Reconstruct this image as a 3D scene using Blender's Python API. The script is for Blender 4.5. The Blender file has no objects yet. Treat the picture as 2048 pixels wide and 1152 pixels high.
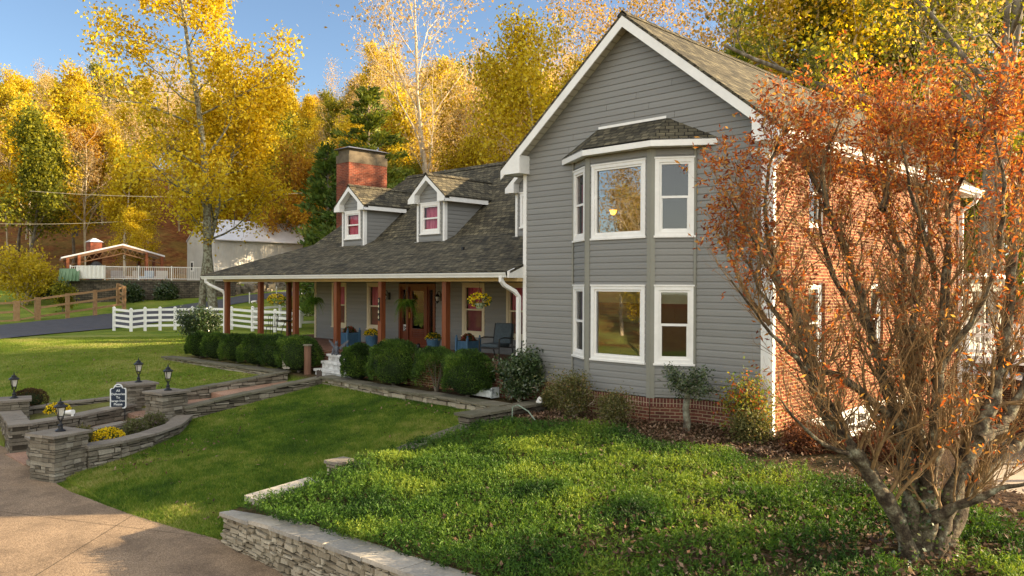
import bpy, math, random
import numpy as np
from mathutils import Vector, Matrix, noise as mnoise

SC = bpy.context.scene
R = math.radians
# ---------------------------------------------------------------- camera
cd = bpy.data.cameras.new("camera"); cam = bpy.data.objects.new("camera", cd)
SC.collection.objects.link(cam); SC.camera = cam
TH = R(44.3); CAMZ = 4.0; PITCH = -4/1584.; ROLL = 0.0045
v0 = Vector((-math.sin(TH), math.cos(TH), 0)); r0 = Vector((math.cos(TH), math.sin(TH), 0)); zz = Vector((0, 0, 1))
vv = v0*math.cos(PITCH)+zz*math.sin(PITCH); u0 = r0.cross(vv)
rr = r0*math.cos(ROLL)+u0*math.sin(ROLL); uu = u0*math.cos(ROLL)-r0*math.sin(ROLL)
cam.matrix_world = Matrix(((rr.x, uu.x, -vv.x, 0), (rr.y, uu.y, -vv.y, 0), (rr.z, uu.z, -vv.z, CAMZ), (0, 0, 0, 1)))
cd.sensor_width = 36; cd.lens = 1584/2048*36; cd.clip_end = 3000; cd.clip_start = .1
# ---------------------------------------------------------------- world + sun
SUN_AZ = 50.0   # degrees from +X towards +Y
SUN_EL = 18.0; SKY_FILL = 5.9
w = bpy.data.worlds.new("World"); SC.world = w; w.use_nodes = True
nt = w.node_tree; bg = nt.nodes['Background']
sky = nt.nodes.new('ShaderNodeTexSky'); sky.sky_type = 'NISHITA'; sky.sun_disc = False
sky.sun_elevation = R(SUN_EL); sky.sun_rotation = R(90-SUN_AZ)
sky.air_density = .85; sky.dust_density = .35; sky.ozone_density = 2.6
# added warm fill in the unseen sky behind the camera, to lift the shade
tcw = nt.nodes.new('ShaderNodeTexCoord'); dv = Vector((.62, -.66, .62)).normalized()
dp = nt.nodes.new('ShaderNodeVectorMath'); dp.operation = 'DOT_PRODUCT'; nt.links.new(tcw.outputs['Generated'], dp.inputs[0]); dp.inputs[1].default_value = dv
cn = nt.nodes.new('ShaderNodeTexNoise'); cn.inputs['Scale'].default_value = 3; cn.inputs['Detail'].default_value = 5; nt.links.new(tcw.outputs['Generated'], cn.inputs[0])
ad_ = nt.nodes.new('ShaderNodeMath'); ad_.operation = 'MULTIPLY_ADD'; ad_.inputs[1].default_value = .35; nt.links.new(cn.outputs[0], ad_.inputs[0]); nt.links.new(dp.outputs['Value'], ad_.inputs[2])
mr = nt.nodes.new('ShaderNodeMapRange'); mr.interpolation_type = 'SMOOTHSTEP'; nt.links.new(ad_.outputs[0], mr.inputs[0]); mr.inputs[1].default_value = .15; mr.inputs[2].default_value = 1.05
mr.inputs[3].default_value = 0; mr.inputs[4].default_value = SKY_FILL
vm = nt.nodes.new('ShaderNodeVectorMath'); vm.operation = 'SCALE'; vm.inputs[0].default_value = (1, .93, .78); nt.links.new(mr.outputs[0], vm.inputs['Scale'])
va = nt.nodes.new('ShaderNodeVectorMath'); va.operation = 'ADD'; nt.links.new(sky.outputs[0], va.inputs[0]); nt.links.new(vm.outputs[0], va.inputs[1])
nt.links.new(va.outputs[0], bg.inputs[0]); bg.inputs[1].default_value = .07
sl = bpy.data.lights.new("sun", 'SUN'); sl.energy = 4.9; sl.angle = R(.55); sl.color = (1, .80, .54)
so = bpy.data.objects.new("sun", sl); SC.collection.objects.link(so)
sd = Vector((math.cos(R(SUN_AZ))*math.cos(R(SUN_EL)), math.sin(R(SUN_AZ))*math.cos(R(SUN_EL)), math.sin(R(SUN_EL))))
so.rotation_euler = sd.to_track_quat('Z', 'Y').to_euler(); so.location = (0, 0, 60)
SC.view_settings.view_transform = 'Standard'; SC.view_settings.look = 'None'
SC.view_settings.exposure = 1.85; SC.view_settings.gamma = 1
SC.view_settings.use_white_balance = True; SC.view_settings.white_balance_temperature = 7100; SC.view_settings.white_balance_tint = 10
SC.render.engine = 'CYCLES'; SC.cycles.max_bounces = 5; SC.cycles.diffuse_bounces = 3
SC.cycles.transparent_max_bounces = 8; SC.cycles.glossy_bounces = 2; SC.cycles.transmission_bounces = 3
SC.cycles.sample_clamp_indirect = 6; SC.cycles.caustics_reflective = False; SC.cycles.caustics_refractive = False
SC.cycles.use_denoising = True
# ---------------------------------------------------------------- helpers
COL = SC.collection
def wloc(o):
    p = Vector((0, 0, 0))
    while o is not None:
        p = p+o.location; o = o.parent
    return p
def tag(o, label=None, cat=None, group=None, kind=None):
    if label: o['label'] = label
    if cat: o['category'] = cat
    if group: o['group'] = group
    if kind: o['kind'] = kind
    return o
def empty(name, loc=(0, 0, 0), rz=0, label=None, cat=None, group=None):
    o = bpy.data.objects.new(name, None); COL.objects.link(o); o.location = loc; o.rotation_euler = (0, 0, rz)
    o.empty_display_size = .2
    return tag(o, label, cat, group)
def dup(root, loc=None, rz=None, sc=None, label=None, group=None, parent=None):
    c = root.copy(); COL.objects.link(c); c.parent = parent
    if loc is not None: c.location = loc
    if rz is not None: c.rotation_euler[2] = rz
    if sc is not None: c.scale = sc if hasattr(sc, '__len__') else (sc, sc, sc)
    if label: c['label'] = label
    if group: c['group'] = group
    for ch in root.children: dup(ch, parent=c)
    return c
def set_uv(me, V, loops, starts, totals):
    # box-style mapping in metres: u along the horizontal tangent, v along the slope
    nf = len(starts)
    nrm = np.empty(nf*3, np.float32); me.polygons.foreach_get('normal', nrm); nrm = nrm.reshape(-1, 3)
    t = np.stack([-nrm[:, 1], nrm[:, 0], np.zeros(nf)], 1); l = np.linalg.norm(t, axis=1)
    flat = l < .05; t[flat] = (1, 0, 0); l[flat] = 1; t /= l[:, None]
    b = np.cross(nrm, t)
    fi = np.repeat(np.arange(nf), totals); P = V[loops]
    uv = np.stack([(P*t[fi]).sum(1), (P*b[fi]).sum(1)], 1).astype(np.float32)
    lay = me.uv_layers.new(name='UVMap'); lay.data.foreach_set('uv', uv.ravel())
def npmesh(name, V, F, mats, parent=None, rnd=None, mi=None, smooth=False, uv=False, local=False):
    """V (n,3), F (m,k) array, all faces with k corners."""
    V = np.asarray(V, np.float32); F = np.asarray(F, np.int32); m, k = F.shape
    me = bpy.data.meshes.new(name); me.vertices.add(len(V)); me.loops.add(m*k); me.polygons.add(m)
    off = np.zeros(3) if (local or parent is None) else np.array(wloc(parent))
    me.vertices.foreach_set('co', (V-off).astype(np.float32).ravel())
    me.loops.foreach_set('vertex_index', F.ravel())
    st = np.arange(0, m*k, k, dtype=np.int32)
    me.polygons.foreach_set('loop_start', st); me.polygons.foreach_set('loop_total', np.full(m, k, np.int32))
    for x in (mats if isinstance(mats, (list, tuple)) else [mats]): me.materials.append(x)
    if mi is not None: me.polygons.foreach_set('material_index', np.asarray(mi, np.int32))
    if smooth: me.polygons.foreach_set('use_smooth', np.ones(m, bool))
    me.update(calc_edges=True)
    if rnd is not None:
        a = me.attributes.new('rnd', 'FLOAT', 'FACE'); a.data.foreach_set('value', np.asarray(rnd, np.float32))
    if uv: set_uv(me, V, F.ravel(), st, np.full(m, k))
    o = bpy.data.objects.new(name, me); COL.objects.link(o)
    if parent is not None: o.parent = parent
    return o
class MB:
    def __init__(s): s.v = []; s.f = []; s.m = []; s.r = []
    def add(s, vs, fs, m=0, r=None):
        n = len(s.v); s.v += [tuple(p) for p in vs]
        for f in fs:
            s.f.append([i+n for i in f]); s.m.append(m); s.r.append(random.random() if r is None else r)
    def poly(s, vs, m=0, r=None): s.add(vs, [range(len(vs))], m, r)
    def box(s, x0, x1, y0, y1, z0, z1, m=0, r=None):
        s.add([(x0, y0, z0), (x1, y0, z0), (x1, y1, z0), (x0, y1, z0), (x0, y0, z1), (x1, y0, z1), (x1, y1, z1), (x0, y1, z1)],
              [(0, 3, 2, 1), (4, 5, 6, 7), (0, 1, 5, 4), (1, 2, 6, 5), (2, 3, 7, 6), (3, 0, 4, 7)], m, r)
    def hexa(s, b, t, m=0, r=None):   # bottom quad and top quad, both counter clockwise from above
        s.add(list(b)+list(t), [(3, 2, 1, 0), (4, 5, 6, 7), (0, 1, 5, 4), (1, 2, 6, 5), (2, 3, 7, 6), (3, 0, 4, 7)], m, r)
    def obox(s, A, t, n, u0, u1, v0, v1, d0, d1, m=0, r=None):
        """box in wall space: A origin, t along, n outwards, z up"""
        A = Vector(A); t = Vector(t); n = Vector(n); Z = Vector((0, 0, 1))
        q = lambda u, v, d: A+t*u+Z*v+n*d
        s.add([q(u0, v0, d1), q(u1, v0, d1), q(u1, v0, d0), q(u0, v0, d0), q(u0, v1, d1), q(u1, v1, d1), q(u1, v1, d0), q(u0, v1, d0)],
              [(0, 3, 2, 1), (4, 5, 6, 7), (0, 1, 5, 4), (1, 2, 6, 5), (2, 3, 7, 6), (3, 0, 4, 7)], m, r)
    def slab(s, pts, th, m=0, r=None, mside=None):
        """polygon (any orientation, ccw seen from the outside) thickened downwards by th"""
        n = len(pts); lo = [(p[0], p[1], p[2]-th) for p in pts]
        s.add(list(pts)+lo, [list(range(n)), list(range(2*n-1, n-1, -1))], m, r)
        s.add(list(pts)+lo, [(i, i+n, (i+1) % n+n, (i+1) % n) for i in range(n)], m if mside is None else mside, r)
    def tube(s, pts, rad, n=8, m=0, r=None, caps=True):
        P = [Vector(p) for p in pts]; k = len(P)
        rad = rad if hasattr(rad, '__len__') else [rad]*k
        r = random.random() if r is None else r
        vs = []; ref = Vector((0, 0, 1))
        d0 = (P[-1]-P[0]).normalized()
        if abs(d0.z) > .9: ref = Vector((1, 0, 0))
        for i in range(k):
            d = (P[min(i+1, k-1)]-P[max(i-1, 0)]).normalized()
            a = d.cross(ref).normalized(); b = d.cross(a)
            for j in range(n):
                an = 2*math.pi*(j+.5)/n; vs.append(P[i]+(a*math.cos(an)+b*math.sin(an))*rad[i])
        fs = [(i*n+j, i*n+(j+1) % n, (i+1)*n+(j+1) % n, (i+1)*n+j) for i in range(k-1) for j in range(n)]
        if caps: fs += [tuple(range(n))[::-1], tuple(range((k-1)*n, k*n))]
        s.add(vs, fs, m, r)
    def lathe(s, c, prof, n=12, m=0, r=None, sx=1, sy=1):
        vs = []; c = Vector(c)
        for (rd, z) in prof:
            for j in range(n):
                a = 2*math.pi*(j+.5)/n; vs.append((c.x+rd*sx*math.cos(a), c.y+rd*sy*math.sin(a), c.z+z))
        k = len(prof)
        fs = [(i*n+j, i*n+(j+1) % n, (i+1)*n+(j+1) % n, (i+1)*n+j) for i in range(k-1) for j in range(n)]
        fs += [tuple(range(n))[::-1], tuple(range((k-1)*n, k*n))]
        s.add(vs, fs, m, random.random() if r is None else r)
    def build(s, name, mats, parent=None, uv=True, smooth=False, bevel=0, local=False):
        me = bpy.data.meshes.new(name)
        V = np.array(s.v, np.float32).reshape(-1, 3)
        off = np.zeros(3) if (local or parent is None) else np.array(wloc(parent))
        me.from_pydata([tuple(p) for p in (V-off)], [], s.f)
        for x in (mats if isinstance(mats, (list, tuple)) else [mats]): me.materials.append(x)
        me.polygons.foreach_set('material_index', np.array(s.m, np.int32))
        if smooth: me.polygons.foreach_set('use_smooth', np.ones(len(s.f), bool))
        me.update()
        a = me.attributes.new('rnd', 'FLOAT', 'FACE'); a.data.foreach_set('value', np.array(s.r, np.float32))
        if uv:
            tot = np.array([len(f) for f in s.f]); st = np.concatenate([[0], np.cumsum(tot)[:-1]])
            lo = np.array([i for f in s.f for i in f]); set_uv(me, V, lo, st, tot)
        o = bpy.data.objects.new(name, me); COL.objects.link(o)
        if parent is not None: o.parent = parent
        if bevel:
            b = o.modifiers.new('bevel', 'BEVEL'); b.width = bevel; b.segments = 2; b.limit_method = 'ANGLE'; b.angle_limit = R(40)
        return o
def struct(o): o['kind'] = 'structure'; return o
def stuff(o, label, cat): o['kind'] = 'stuff'; o['label'] = label; o['category'] = cat; return o
def lerp(a, b, t): return a+(b-a)*t
def interp(x, xs, ys): return np.interp(x, xs, ys)
def cuts(mb, A, t, n, u0, u1, v0, v1, ops, m=0, d=0):
    """flat wall rectangle minus openings (u0,u1,v0,v1)"""
    A = Vector(A); t = Vector(t); n = Vector(n); Z = Vector((0, 0, 1))
    us = sorted({u0, u1} | {x for o in ops for x in o[:2] if u0 < x < u1}); vs = sorted({v0, v1} | {x for o in ops for x in o[2:4] if v0 < x < v1})
    for i in range(len(us)-1):
        for j in range(len(vs)-1):
            cu = (us[i]+us[i+1])/2; cv = (vs[j]+vs[j+1])/2
            if any(o[0] < cu < o[1] and o[2] < cv < o[3] for o in ops): continue
            q = lambda u, v: A+t*u+Z*v+n*d
            mb.poly([q(us[i], vs[j]), q(us[i+1], vs[j]), q(us[i+1], vs[j+1]), q(us[i], vs[j+1])], m)
def siding(mb, A, t, n, L, Rr, v0, v1, ops=(), c=.137, m=0):
    """lapped siding. L,Rr: u limits, numbers or functions of v. A at v=0"""
    A = Vector(A); t = Vector(t); n = Vector(n); Z = Vector((0, 0, 1))
    fl = L if callable(L) else (lambda v: L); fr = Rr if callable(Rr) else (lambda v: Rr)
    brk = [v0]
    k = math.floor(v0/c)+1
    while k*c < v1: brk.append(k*c); k += 1
    brk.append(v1)
    for i in range(len(brk)-1):
        a, b = brk[i], brk[i+1]
        if b-a < .01: continue
        mid = (a+b)/2; l0 = fl(mid); r1 = fr(mid)
        if r1-l0 < .03: continue
        iv = [(l0, r1)]
        for o in ops:
            if o[2] < mid < o[3]:
                nv = []
                for (x, y) in iv:
                    if o[1] <= x or o[0] >= y: nv.append((x, y)); continue
                    if o[0] > x: nv.append((x, o[0]))
                    if o[1] < y: nv.append((o[1], y))
                iv = nv
        rn = random.random()
        iv2 = []
        for (x, y) in iv:
            while y-x > 3.4:
                q_ = x+random.uniform(1.2, 3.2); iv2.append((x, q_-.0025)); x = q_+.0025
            iv2.append((x, y))
        for (x, y) in iv2:
            rn = random.random()
            la = fl(a) if x == l0 else x; lb = fl(b) if x == l0 else x
            ra = fr(a) if y == r1 else y; rb = fr(b) if y == r1 else y
            prof = [(a, 0.0), (a, .020), (a+(b-a)*.62, .016), (b, .001)]
            for j in range(3):
                (va, da), (vb, db) = prof[j], prof[j+1]
                f = lambda p0, p1, v: p0+(p1-p0)*(v-a)/(b-a)
                mb.poly([A+t*f(la, lb, va)+Z*va+n*da, A+t*f(ra, rb, va)+Z*va+n*da, A+t*f(ra, rb, vb)+Z*vb+n*db, A+t*f(la, lb, vb)+Z*vb+n*db], m, rn)
# ---------------------------------------------------------------- materials
def nm(name):
    m = bpy.data.materials.new(name); m.use_nodes = True; return m, m.node_tree.nodes, m.node_tree.links, m.node_tree.nodes['Principled BSDF']
def N(ns, t, **k):
    n = ns.new(t)
    for a, b in k.items():
        if a in n.inputs.keys(): n.inputs[a].default_value = b
        else: setattr(n, a, b)
    return n
def rgba(c): return (c[0], c[1], c[2], 1)
def ramp(ns, cols, pos=None, interp_='LINEAR'):
    r = ns.new('ShaderNodeValToRGB'); e = r.color_ramp; e.interpolation = interp_
    n = len(cols); pos = pos or [i/(n-1) for i in range(n)]
    while len(e.elements) < n: e.elements.new(.5)
    for i in range(n): e.elements[i].position = pos[i]; e.elements[i].color = rgba(cols[i])
    return r
def mixc(ns, ls, a, b, f, mode='MIX'):
    x = ns.new('ShaderNodeMix'); x.data_type = 'RGBA'; x.blend_type = mode
    for s, i in ((a, 6), (b, 7), (f, 0)):
        if hasattr(s, 'is_output') or hasattr(s, 'links'): ls.new(s, x.inputs[i])
        elif i == 0: x.inputs[0].default_value = s
        else: x.inputs[i].default_value = rgba(s)
    return x.outputs[2]
def M(name, cols, scale=3., detail=6, rough=.7, bump=0, bscale=None, rnd=None, coord='Object', metal=0, stretch=None, rndamt=.5, spec=.3, fine=None):
    """cols: noise ramp colours; rnd: colours mixed by the per-face attribute"""
    m, ns, ls, p = nm(name)
    tc = N(ns, 'ShaderNodeTexCoord'); src = tc.outputs[coord]
    if stretch:
        mp = N(ns, 'ShaderNodeMapping'); mp.inputs['Scale'].default_value = stretch; ls.new(src, mp.inputs[0]); src = mp.outputs[0]
    no = N(ns, 'ShaderNodeTexNoise', Scale=scale, Detail=detail, Roughness=.62); ls.new(src, no.inputs[0])
    rp = ramp(ns, cols, [.3+.4*i/(len(cols)-1) for i in range(len(cols))]) if len(cols) > 1 else None
    c = cols[0]
    if rp: ls.new(no.outputs[0], rp.inputs[0]); c = rp.outputs[0]
    if rnd:
        at = N(ns, 'ShaderNodeAttribute', attribute_name='rnd'); rq = ramp(ns, rnd); ls.new(at.outputs['Fac'], rq.inputs[0])
        c = mixc(ns, ls, c, rq.outputs[0], rndamt)
    if fine:
        n2 = N(ns, 'ShaderNodeTexNoise', Scale=fine[0], Detail=3); ls.new(src, n2.inputs[0])
        rf = ramp(ns, [(1-fine[1],)*3, (1+fine[1],)*3], [.3, .7]); ls.new(n2.outputs[0], rf.inputs[0])
        c = mixc(ns, ls, c, rf.outputs[0], 1., 'MULTIPLY')
    if hasattr(c, 'links'): ls.new(c, p.inputs['Base Color'])
    else: p.inputs['Base Color'].default_value = rgba(c)
    p.inputs['Roughness'].default_value = rough; p.inputs['Metallic'].default_value = metal; p.inputs['Specular IOR Level'].default_value = spec
    if bump:
        nb = N(ns, 'ShaderNodeTexNoise', Scale=bscale or scale*4, Detail=6, Roughness=.65); ls.new(src, nb.inputs[0])
        bn = N(ns, 'ShaderNodeBump', Strength=bump, Distance=.02); ls.new(nb.outputs[0], bn.inputs['Height']); ls.new(bn.outputs[0], p.inputs['Normal'])
    return m
def brickmat(name, c1, c2, mortar, bw=.203, bh=.068, mo=.0085, off=.5, var=.35, rough=.85, bump=.6, stain=None):
    m, ns, ls, p = nm(name)
    tc = N(ns, 'ShaderNodeTexCoord')
    br = N(ns, 'ShaderNodeTexBrick'); br.offset = off; br.squash = 1
    br.inputs['Scale'].default_value = 1; br.inputs['Brick Width'].default_value = bw; br.inputs['Row Height'].default_value = bh
    br.inputs['Mortar Size'].default_value = mo; br.inputs['Mortar Smooth'].default_value = .2; br.inputs['Bias'].default_value = 0
    br.inputs['Color1'].default_value = rgba(c1); br.inputs['Color2'].default_value = rgba(c2); br.inputs['Mortar'].default_value = rgba(mortar)
    ls.new(tc.outputs['UV'], br.inputs[0])
    no = N(ns, 'ShaderNodeTexNoise', Scale=1.3, Detail=5); ls.new(tc.outputs['UV'], no.inputs[0])
    r1 = ramp(ns, [(1-var,)*3, (1+var,)*3], [.3, .7]); ls.new(no.outputs[0], r1.inputs[0])
    n2 = N(ns, 'ShaderNodeTexNoise', Scale=45, Detail=4); ls.new(tc.outputs['UV'], n2.inputs[0])
    r2 = ramp(ns, [(.72,)*3, (1.25,)*3], [.3, .7]); ls.new(n2.outputs[0], r2.inputs[0])
    c = mixc(ns, ls, br.outputs[0], r1.outputs[0], 1., 'MULTIPLY'); c = mixc(ns, ls, c, r2.outputs[0], 1., 'MULTIPLY')
    if stain:
        mp = N(ns, 'ShaderNodeMapping'); mp.inputs['Scale'].default_value = stain[1]; ls.new(tc.outputs['UV'], mp.inputs[0])
        n3 = N(ns, 'ShaderNodeTexNoise', Scale=1., Detail=6, Roughness=.7); ls.new(mp.outputs[0], n3.inputs[0])
        r3 = ramp(ns, [(0, 0, 0), (1, 1, 1)], [.52, .72]); ls.new(n3.outputs[0], r3.inputs[0])
        c = mixc(ns, ls, c, stain[0], r3.outputs[0])
    ls.new(c, p.inputs['Base Color']); p.inputs['Roughness'].default_value = rough; p.inputs['Specular IOR Level'].default_value = .2
    iv = N(ns, 'ShaderNodeMath', operation='SUBTRACT'); iv.inputs[0].default_value = 1; ls.new(br.outputs['Fac'], iv.inputs[1])
    ad = N(ns, 'ShaderNodeMath', operation='ADD'); ls.new(iv.outputs[0], ad.inputs[0]); mu = N(ns, 'ShaderNodeMath', operation='MULTIPLY'); mu.inputs[1].default_value = .5
    ls.new(n2.outputs[0], mu.inputs[0]); ls.new(mu.outputs[0], ad.inputs[1])
    bn = N(ns, 'ShaderNodeBump', Strength=bump, Distance=.012); ls.new(ad.outputs[0], bn.inputs['Height']); ls.new(bn.outputs[0], p.inputs['Normal'])
    return m
def leafmat(name, cols, trans=.45, rough=.6, obj=.0, spec=.25):
    m, ns, ls, p = nm(name)
    at = N(ns, 'ShaderNodeAttribute', attribute_name='rnd'); rp = ramp(ns, cols); fac = at.outputs['Fac']
    if obj:
        oi = N(ns, 'ShaderNodeObjectInfo'); mm = N(ns, 'ShaderNodeMath', operation='MULTIPLY_ADD'); mm.inputs[1].default_value = obj; mm.inputs[2].default_value = -obj/2
        ls.new(oi.outputs['Random'], mm.inputs[0]); ad = N(ns, 'ShaderNodeMath', operation='ADD'); ad.use_clamp = True
        ls.new(fac, ad.inputs[0]); ls.new(mm.outputs[0], ad.inputs[1]); fac = ad.outputs[0]
    ls.new(fac, rp.inputs[0]); ls.new(rp.outputs[0], p.inputs['Base Color']); p.inputs['Roughness'].default_value = rough
    p.inputs['Specular IOR Level'].default_value = spec
    tr = N(ns, 'ShaderNodeBsdfTranslucent'); br = mixc(ns, ls, rp.outputs[0], (1.35, 1.2, .7), 1., 'MULTIPLY'); ls.new(br, tr.inputs[0])
    mx = N(ns, 'ShaderNodeMixShader'); mx.inputs[0].default_value = trans; ls.new(p.outputs[0], mx.inputs[1]); ls.new(tr.outputs[0], mx.inputs[2])
    ls.new(mx.outputs[0], ns['Material Output'].inputs[0])
    return m
def glassmat(name, ior=2.0, tint=(.9, .95, .95)):
    m, ns, ls, p = nm(name); ns.remove(p)
    fr = N(ns, 'ShaderNodeFresnel', IOR=ior); tr = N(ns, 'ShaderNodeBsdfTransparent'); tr.inputs[0].default_value = rgba(tint)
    gl = N(ns, 'ShaderNodeBsdfGlossy', Roughness=.015); mx = N(ns, 'ShaderNodeMixShader')
    tc = N(ns, 'ShaderNodeTexCoord'); no = N(ns, 'ShaderNodeTexNoise', Scale=1.2, Detail=1); ls.new(tc.outputs['Object'], no.inputs[0])
    bn = N(ns, 'ShaderNodeBump', Strength=.06, Distance=.02); ls.new(no.outputs[0], bn.inputs['Height']); ls.new(bn.outputs[0], gl.inputs['Normal'])
    ls.new(fr.outputs[0], mx.inputs[0]); ls.new(tr.outputs[0], mx.inputs[1]); ls.new(gl.outputs[0], mx.inputs[2]); ls.new(mx.outputs[0], ns['Material Output'].inputs[0])
    return m
m_siding = M('siding', [(.208, .207, .193), (.236, .234, .218)], scale=.7, rough=.55, rnd=[(.196, .195, .181), (.252, .25, .232)], rndamt=.4, fine=(60, .05), bump=.08, bscale=80)
m_sidetrim = M('siding_trim', [(.225, .222, .185), (.25, .247, .207)], scale=2, rough=.5)
m_white = M('white_trim', [(.74, .73, .69), (.82, .81, .77)], scale=2.5, rough=.45, fine=(12, .03))
m_cream = M('cream_trim', [(.62, .53, .36), (.70, .60, .42)], scale=2, rough=.5)
m_beam = M('tan_beam', [(.52, .36, .16), (.60, .43, .2)], scale=1.5, rough=.5, stretch=(1, 6, 6))
def soffitmat():
    m, ns, ls, p = nm('vented_soffit'); tc = N(ns, 'ShaderNodeTexCoord')
    wv = N(ns, 'ShaderNodeTexWave', Scale=1.6, Distortion=0); wv.bands_direction = 'Y'; ls.new(tc.outputs['UV'], wv.inputs[0])
    rp = ramp(ns, [(.30, .27, .20), (.5, .46, .36), (.52, .48, .38)], [.0, .12, 1]); ls.new(wv.outputs[0], rp.inputs[0]); ls.new(rp.outputs[0], p.inputs['Base Color'])
    p.inputs['Roughness'].default_value = .6; return m
m_soffit = soffitmat()
m_brick = brickmat('red_brick', (.22, .046, .014), (.10, .024, .011), (.40, .26, .12), stain=None)
m_soldier = brickmat('soldier_brick', (.17, .055, .04), (.11, .035, .028), (.40, .30, .2), bw=.068, bh=.4, off=0)
m_brickdk = brickmat('foundation_brick', (.17, .058, .036), (.10, .035, .026), (.32, .24, .15))
m_chbrick = brickmat('chimney_brick', (.21, .048, .022), (.12, .03, .018), (.22, .11, .07), var=.5, stain=((.03, .02, .018), (1.2, 3, 1)))
def shinglemat():
    m = brickmat('asphalt_shingles', (.042, .040, .032), (.122, .110, .078), (.016, .014, .011), bw=.19, bh=.14, mo=.011, off=.37, var=.25, bump=1., rough=.9)
    ns, ls = m.node_tree.nodes, m.node_tree.links; p = ns['Principled BSDF']; c = p.inputs['Base Color'].links[0].from_socket
    tc = N(ns, 'ShaderNodeTexCoord'); mp = N(ns, 'ShaderNodeMapping'); mp.inputs['Scale'].default_value = (.9, 6.5, 1); ls.new(tc.outputs['UV'], mp.inputs[0])
    no = N(ns, 'ShaderNodeTexNoise', Scale=1.3, Detail=5, Roughness=.7); ls.new(mp.outputs[0], no.inputs[0])
    rp = ramp(ns, [(.55,)*3, (1.7, 1.62, 1.42)], [.36, .66]); ls.new(no.outputs[0], rp.inputs[0])
    c = mixc(ns, ls, c, rp.outputs[0], 1., 'MULTIPLY'); ls.new(c, p.inputs['Base Color']); return m
m_shingle = shinglemat()
m_wood = M('stained_cedar', [(.12, .032, .012), (.24, .07, .022)], scale=3, rough=.5, stretch=(6, 6, .5), bump=.15, bscale=8, spec=.4)
m_door = M('mahogany_door', [(.10, .02, .008), (.21, .05, .018)], scale=3, rough=.35, stretch=(6, 6, .6), spec=.5)
m_dark = M('dark_interior', [(.012, .010, .009), (.03, .025, .02)], scale=2, rough=.9)
m_glass = glassmat('window_glass', 1.9)
m_glass2 = glassmat('bay_glass', 3.2); m_glass3 = glassmat('porch_glass', 1.35)
m_red = M('rose_curtain', [(.55, .03, .10), (.80, .20, .28)], scale=6, rough=.9, stretch=(3, 3, .4))
m_maroon = M('maroon_screen', [(.20, .05, .055), (.28, .08, .08)], scale=4, rough=.9)
m_blind = M('sage_blind', [(.32, .38, .24), (.38, .45, .29)], scale=4, rough=.8)
m_purple = M('violet_curtain', [(.16, .10, .22), (.30, .22, .38)], scale=5, rough=.9, stretch=(4, 4, .3))
m_paver = brickmat('porch_pavers', (.25, .12, .08), (.18, .08, .055), (.26, .19, .14), bw=.2, bh=.1, var=.25)
m_capst = M('capstone', [(.12, .10, .078), (.19, .165, .13), (.27, .24, .195)], scale=2.6, rough=.85, bump=.3, bscale=14, rnd=[(.15, .13, .11), (.30, .27, .225)], rndamt=.45, fine=(40, .18))
m_capdk = M('mossy_capstone', [(.08, .075, .05), (.13, .118, .082), (.2, .18, .13)], scale=2.6, rough=.9, bump=.3, bscale=14, rnd=[(.08, .085, .05), (.2, .18, .14)], rndamt=.5, fine=(40, .2))
m_caplt = M('pale_capstone', [(.22, .21, .19), (.36, .33, .28), (.5, .46, .38)], scale=2.2, rough=.8, bump=.5, bscale=12, rnd=[(.2, .2, .19), (.36, .33, .28), (.56, .5, .41)], rndamt=.6, fine=(30, .15))
m_stone = M('stacked_stone', [(.08, .068, .05), (.17, .148, .11), (.29, .26, .20)], scale=4, rough=.9, bump=.6, bscale=22, rnd=[(.05, .042, .032), (.15, .13, .10), (.22, .19, .145), (.36, .33, .27)], rndamt=.6, fine=(50, .2))
m_stonelt = M('pale_stacked_stone', [(.20, .17, .12), (.34, .295, .215), (.46, .41, .31)], scale=4, rough=.9, bump=.6, bscale=22, rnd=[(.15, .12, .08), (.33, .285, .21), (.50, .45, .35)], rndamt=.6, fine=(50, .2))
m_mortar = M('dark_joint', [(.03, .025, .018), (.06, .05, .035)], scale=8, rough=1)
m_step = M('weathered_white_step', [(.28, .28, .27), (.55, .56, .55), (.68, .70, .69)], scale=5, rough=.7, bump=.3, bscale=20, fine=(30, .12))
m_black = M('black_metal', [(.01, .011, .013), (.02, .021, .025)], scale=8, rough=.35, metal=.3, spec=.5)
m_frost = M('seeded_lamp_glass', [(.5, .47, .4), (.68, .64, .56)], scale=30, rough=.3)
m_metalroof = M('pale_metal_roof', [(.62, .63, .66), (.75, .76, .8)], scale=1, rough=.35, metal=.3)
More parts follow.
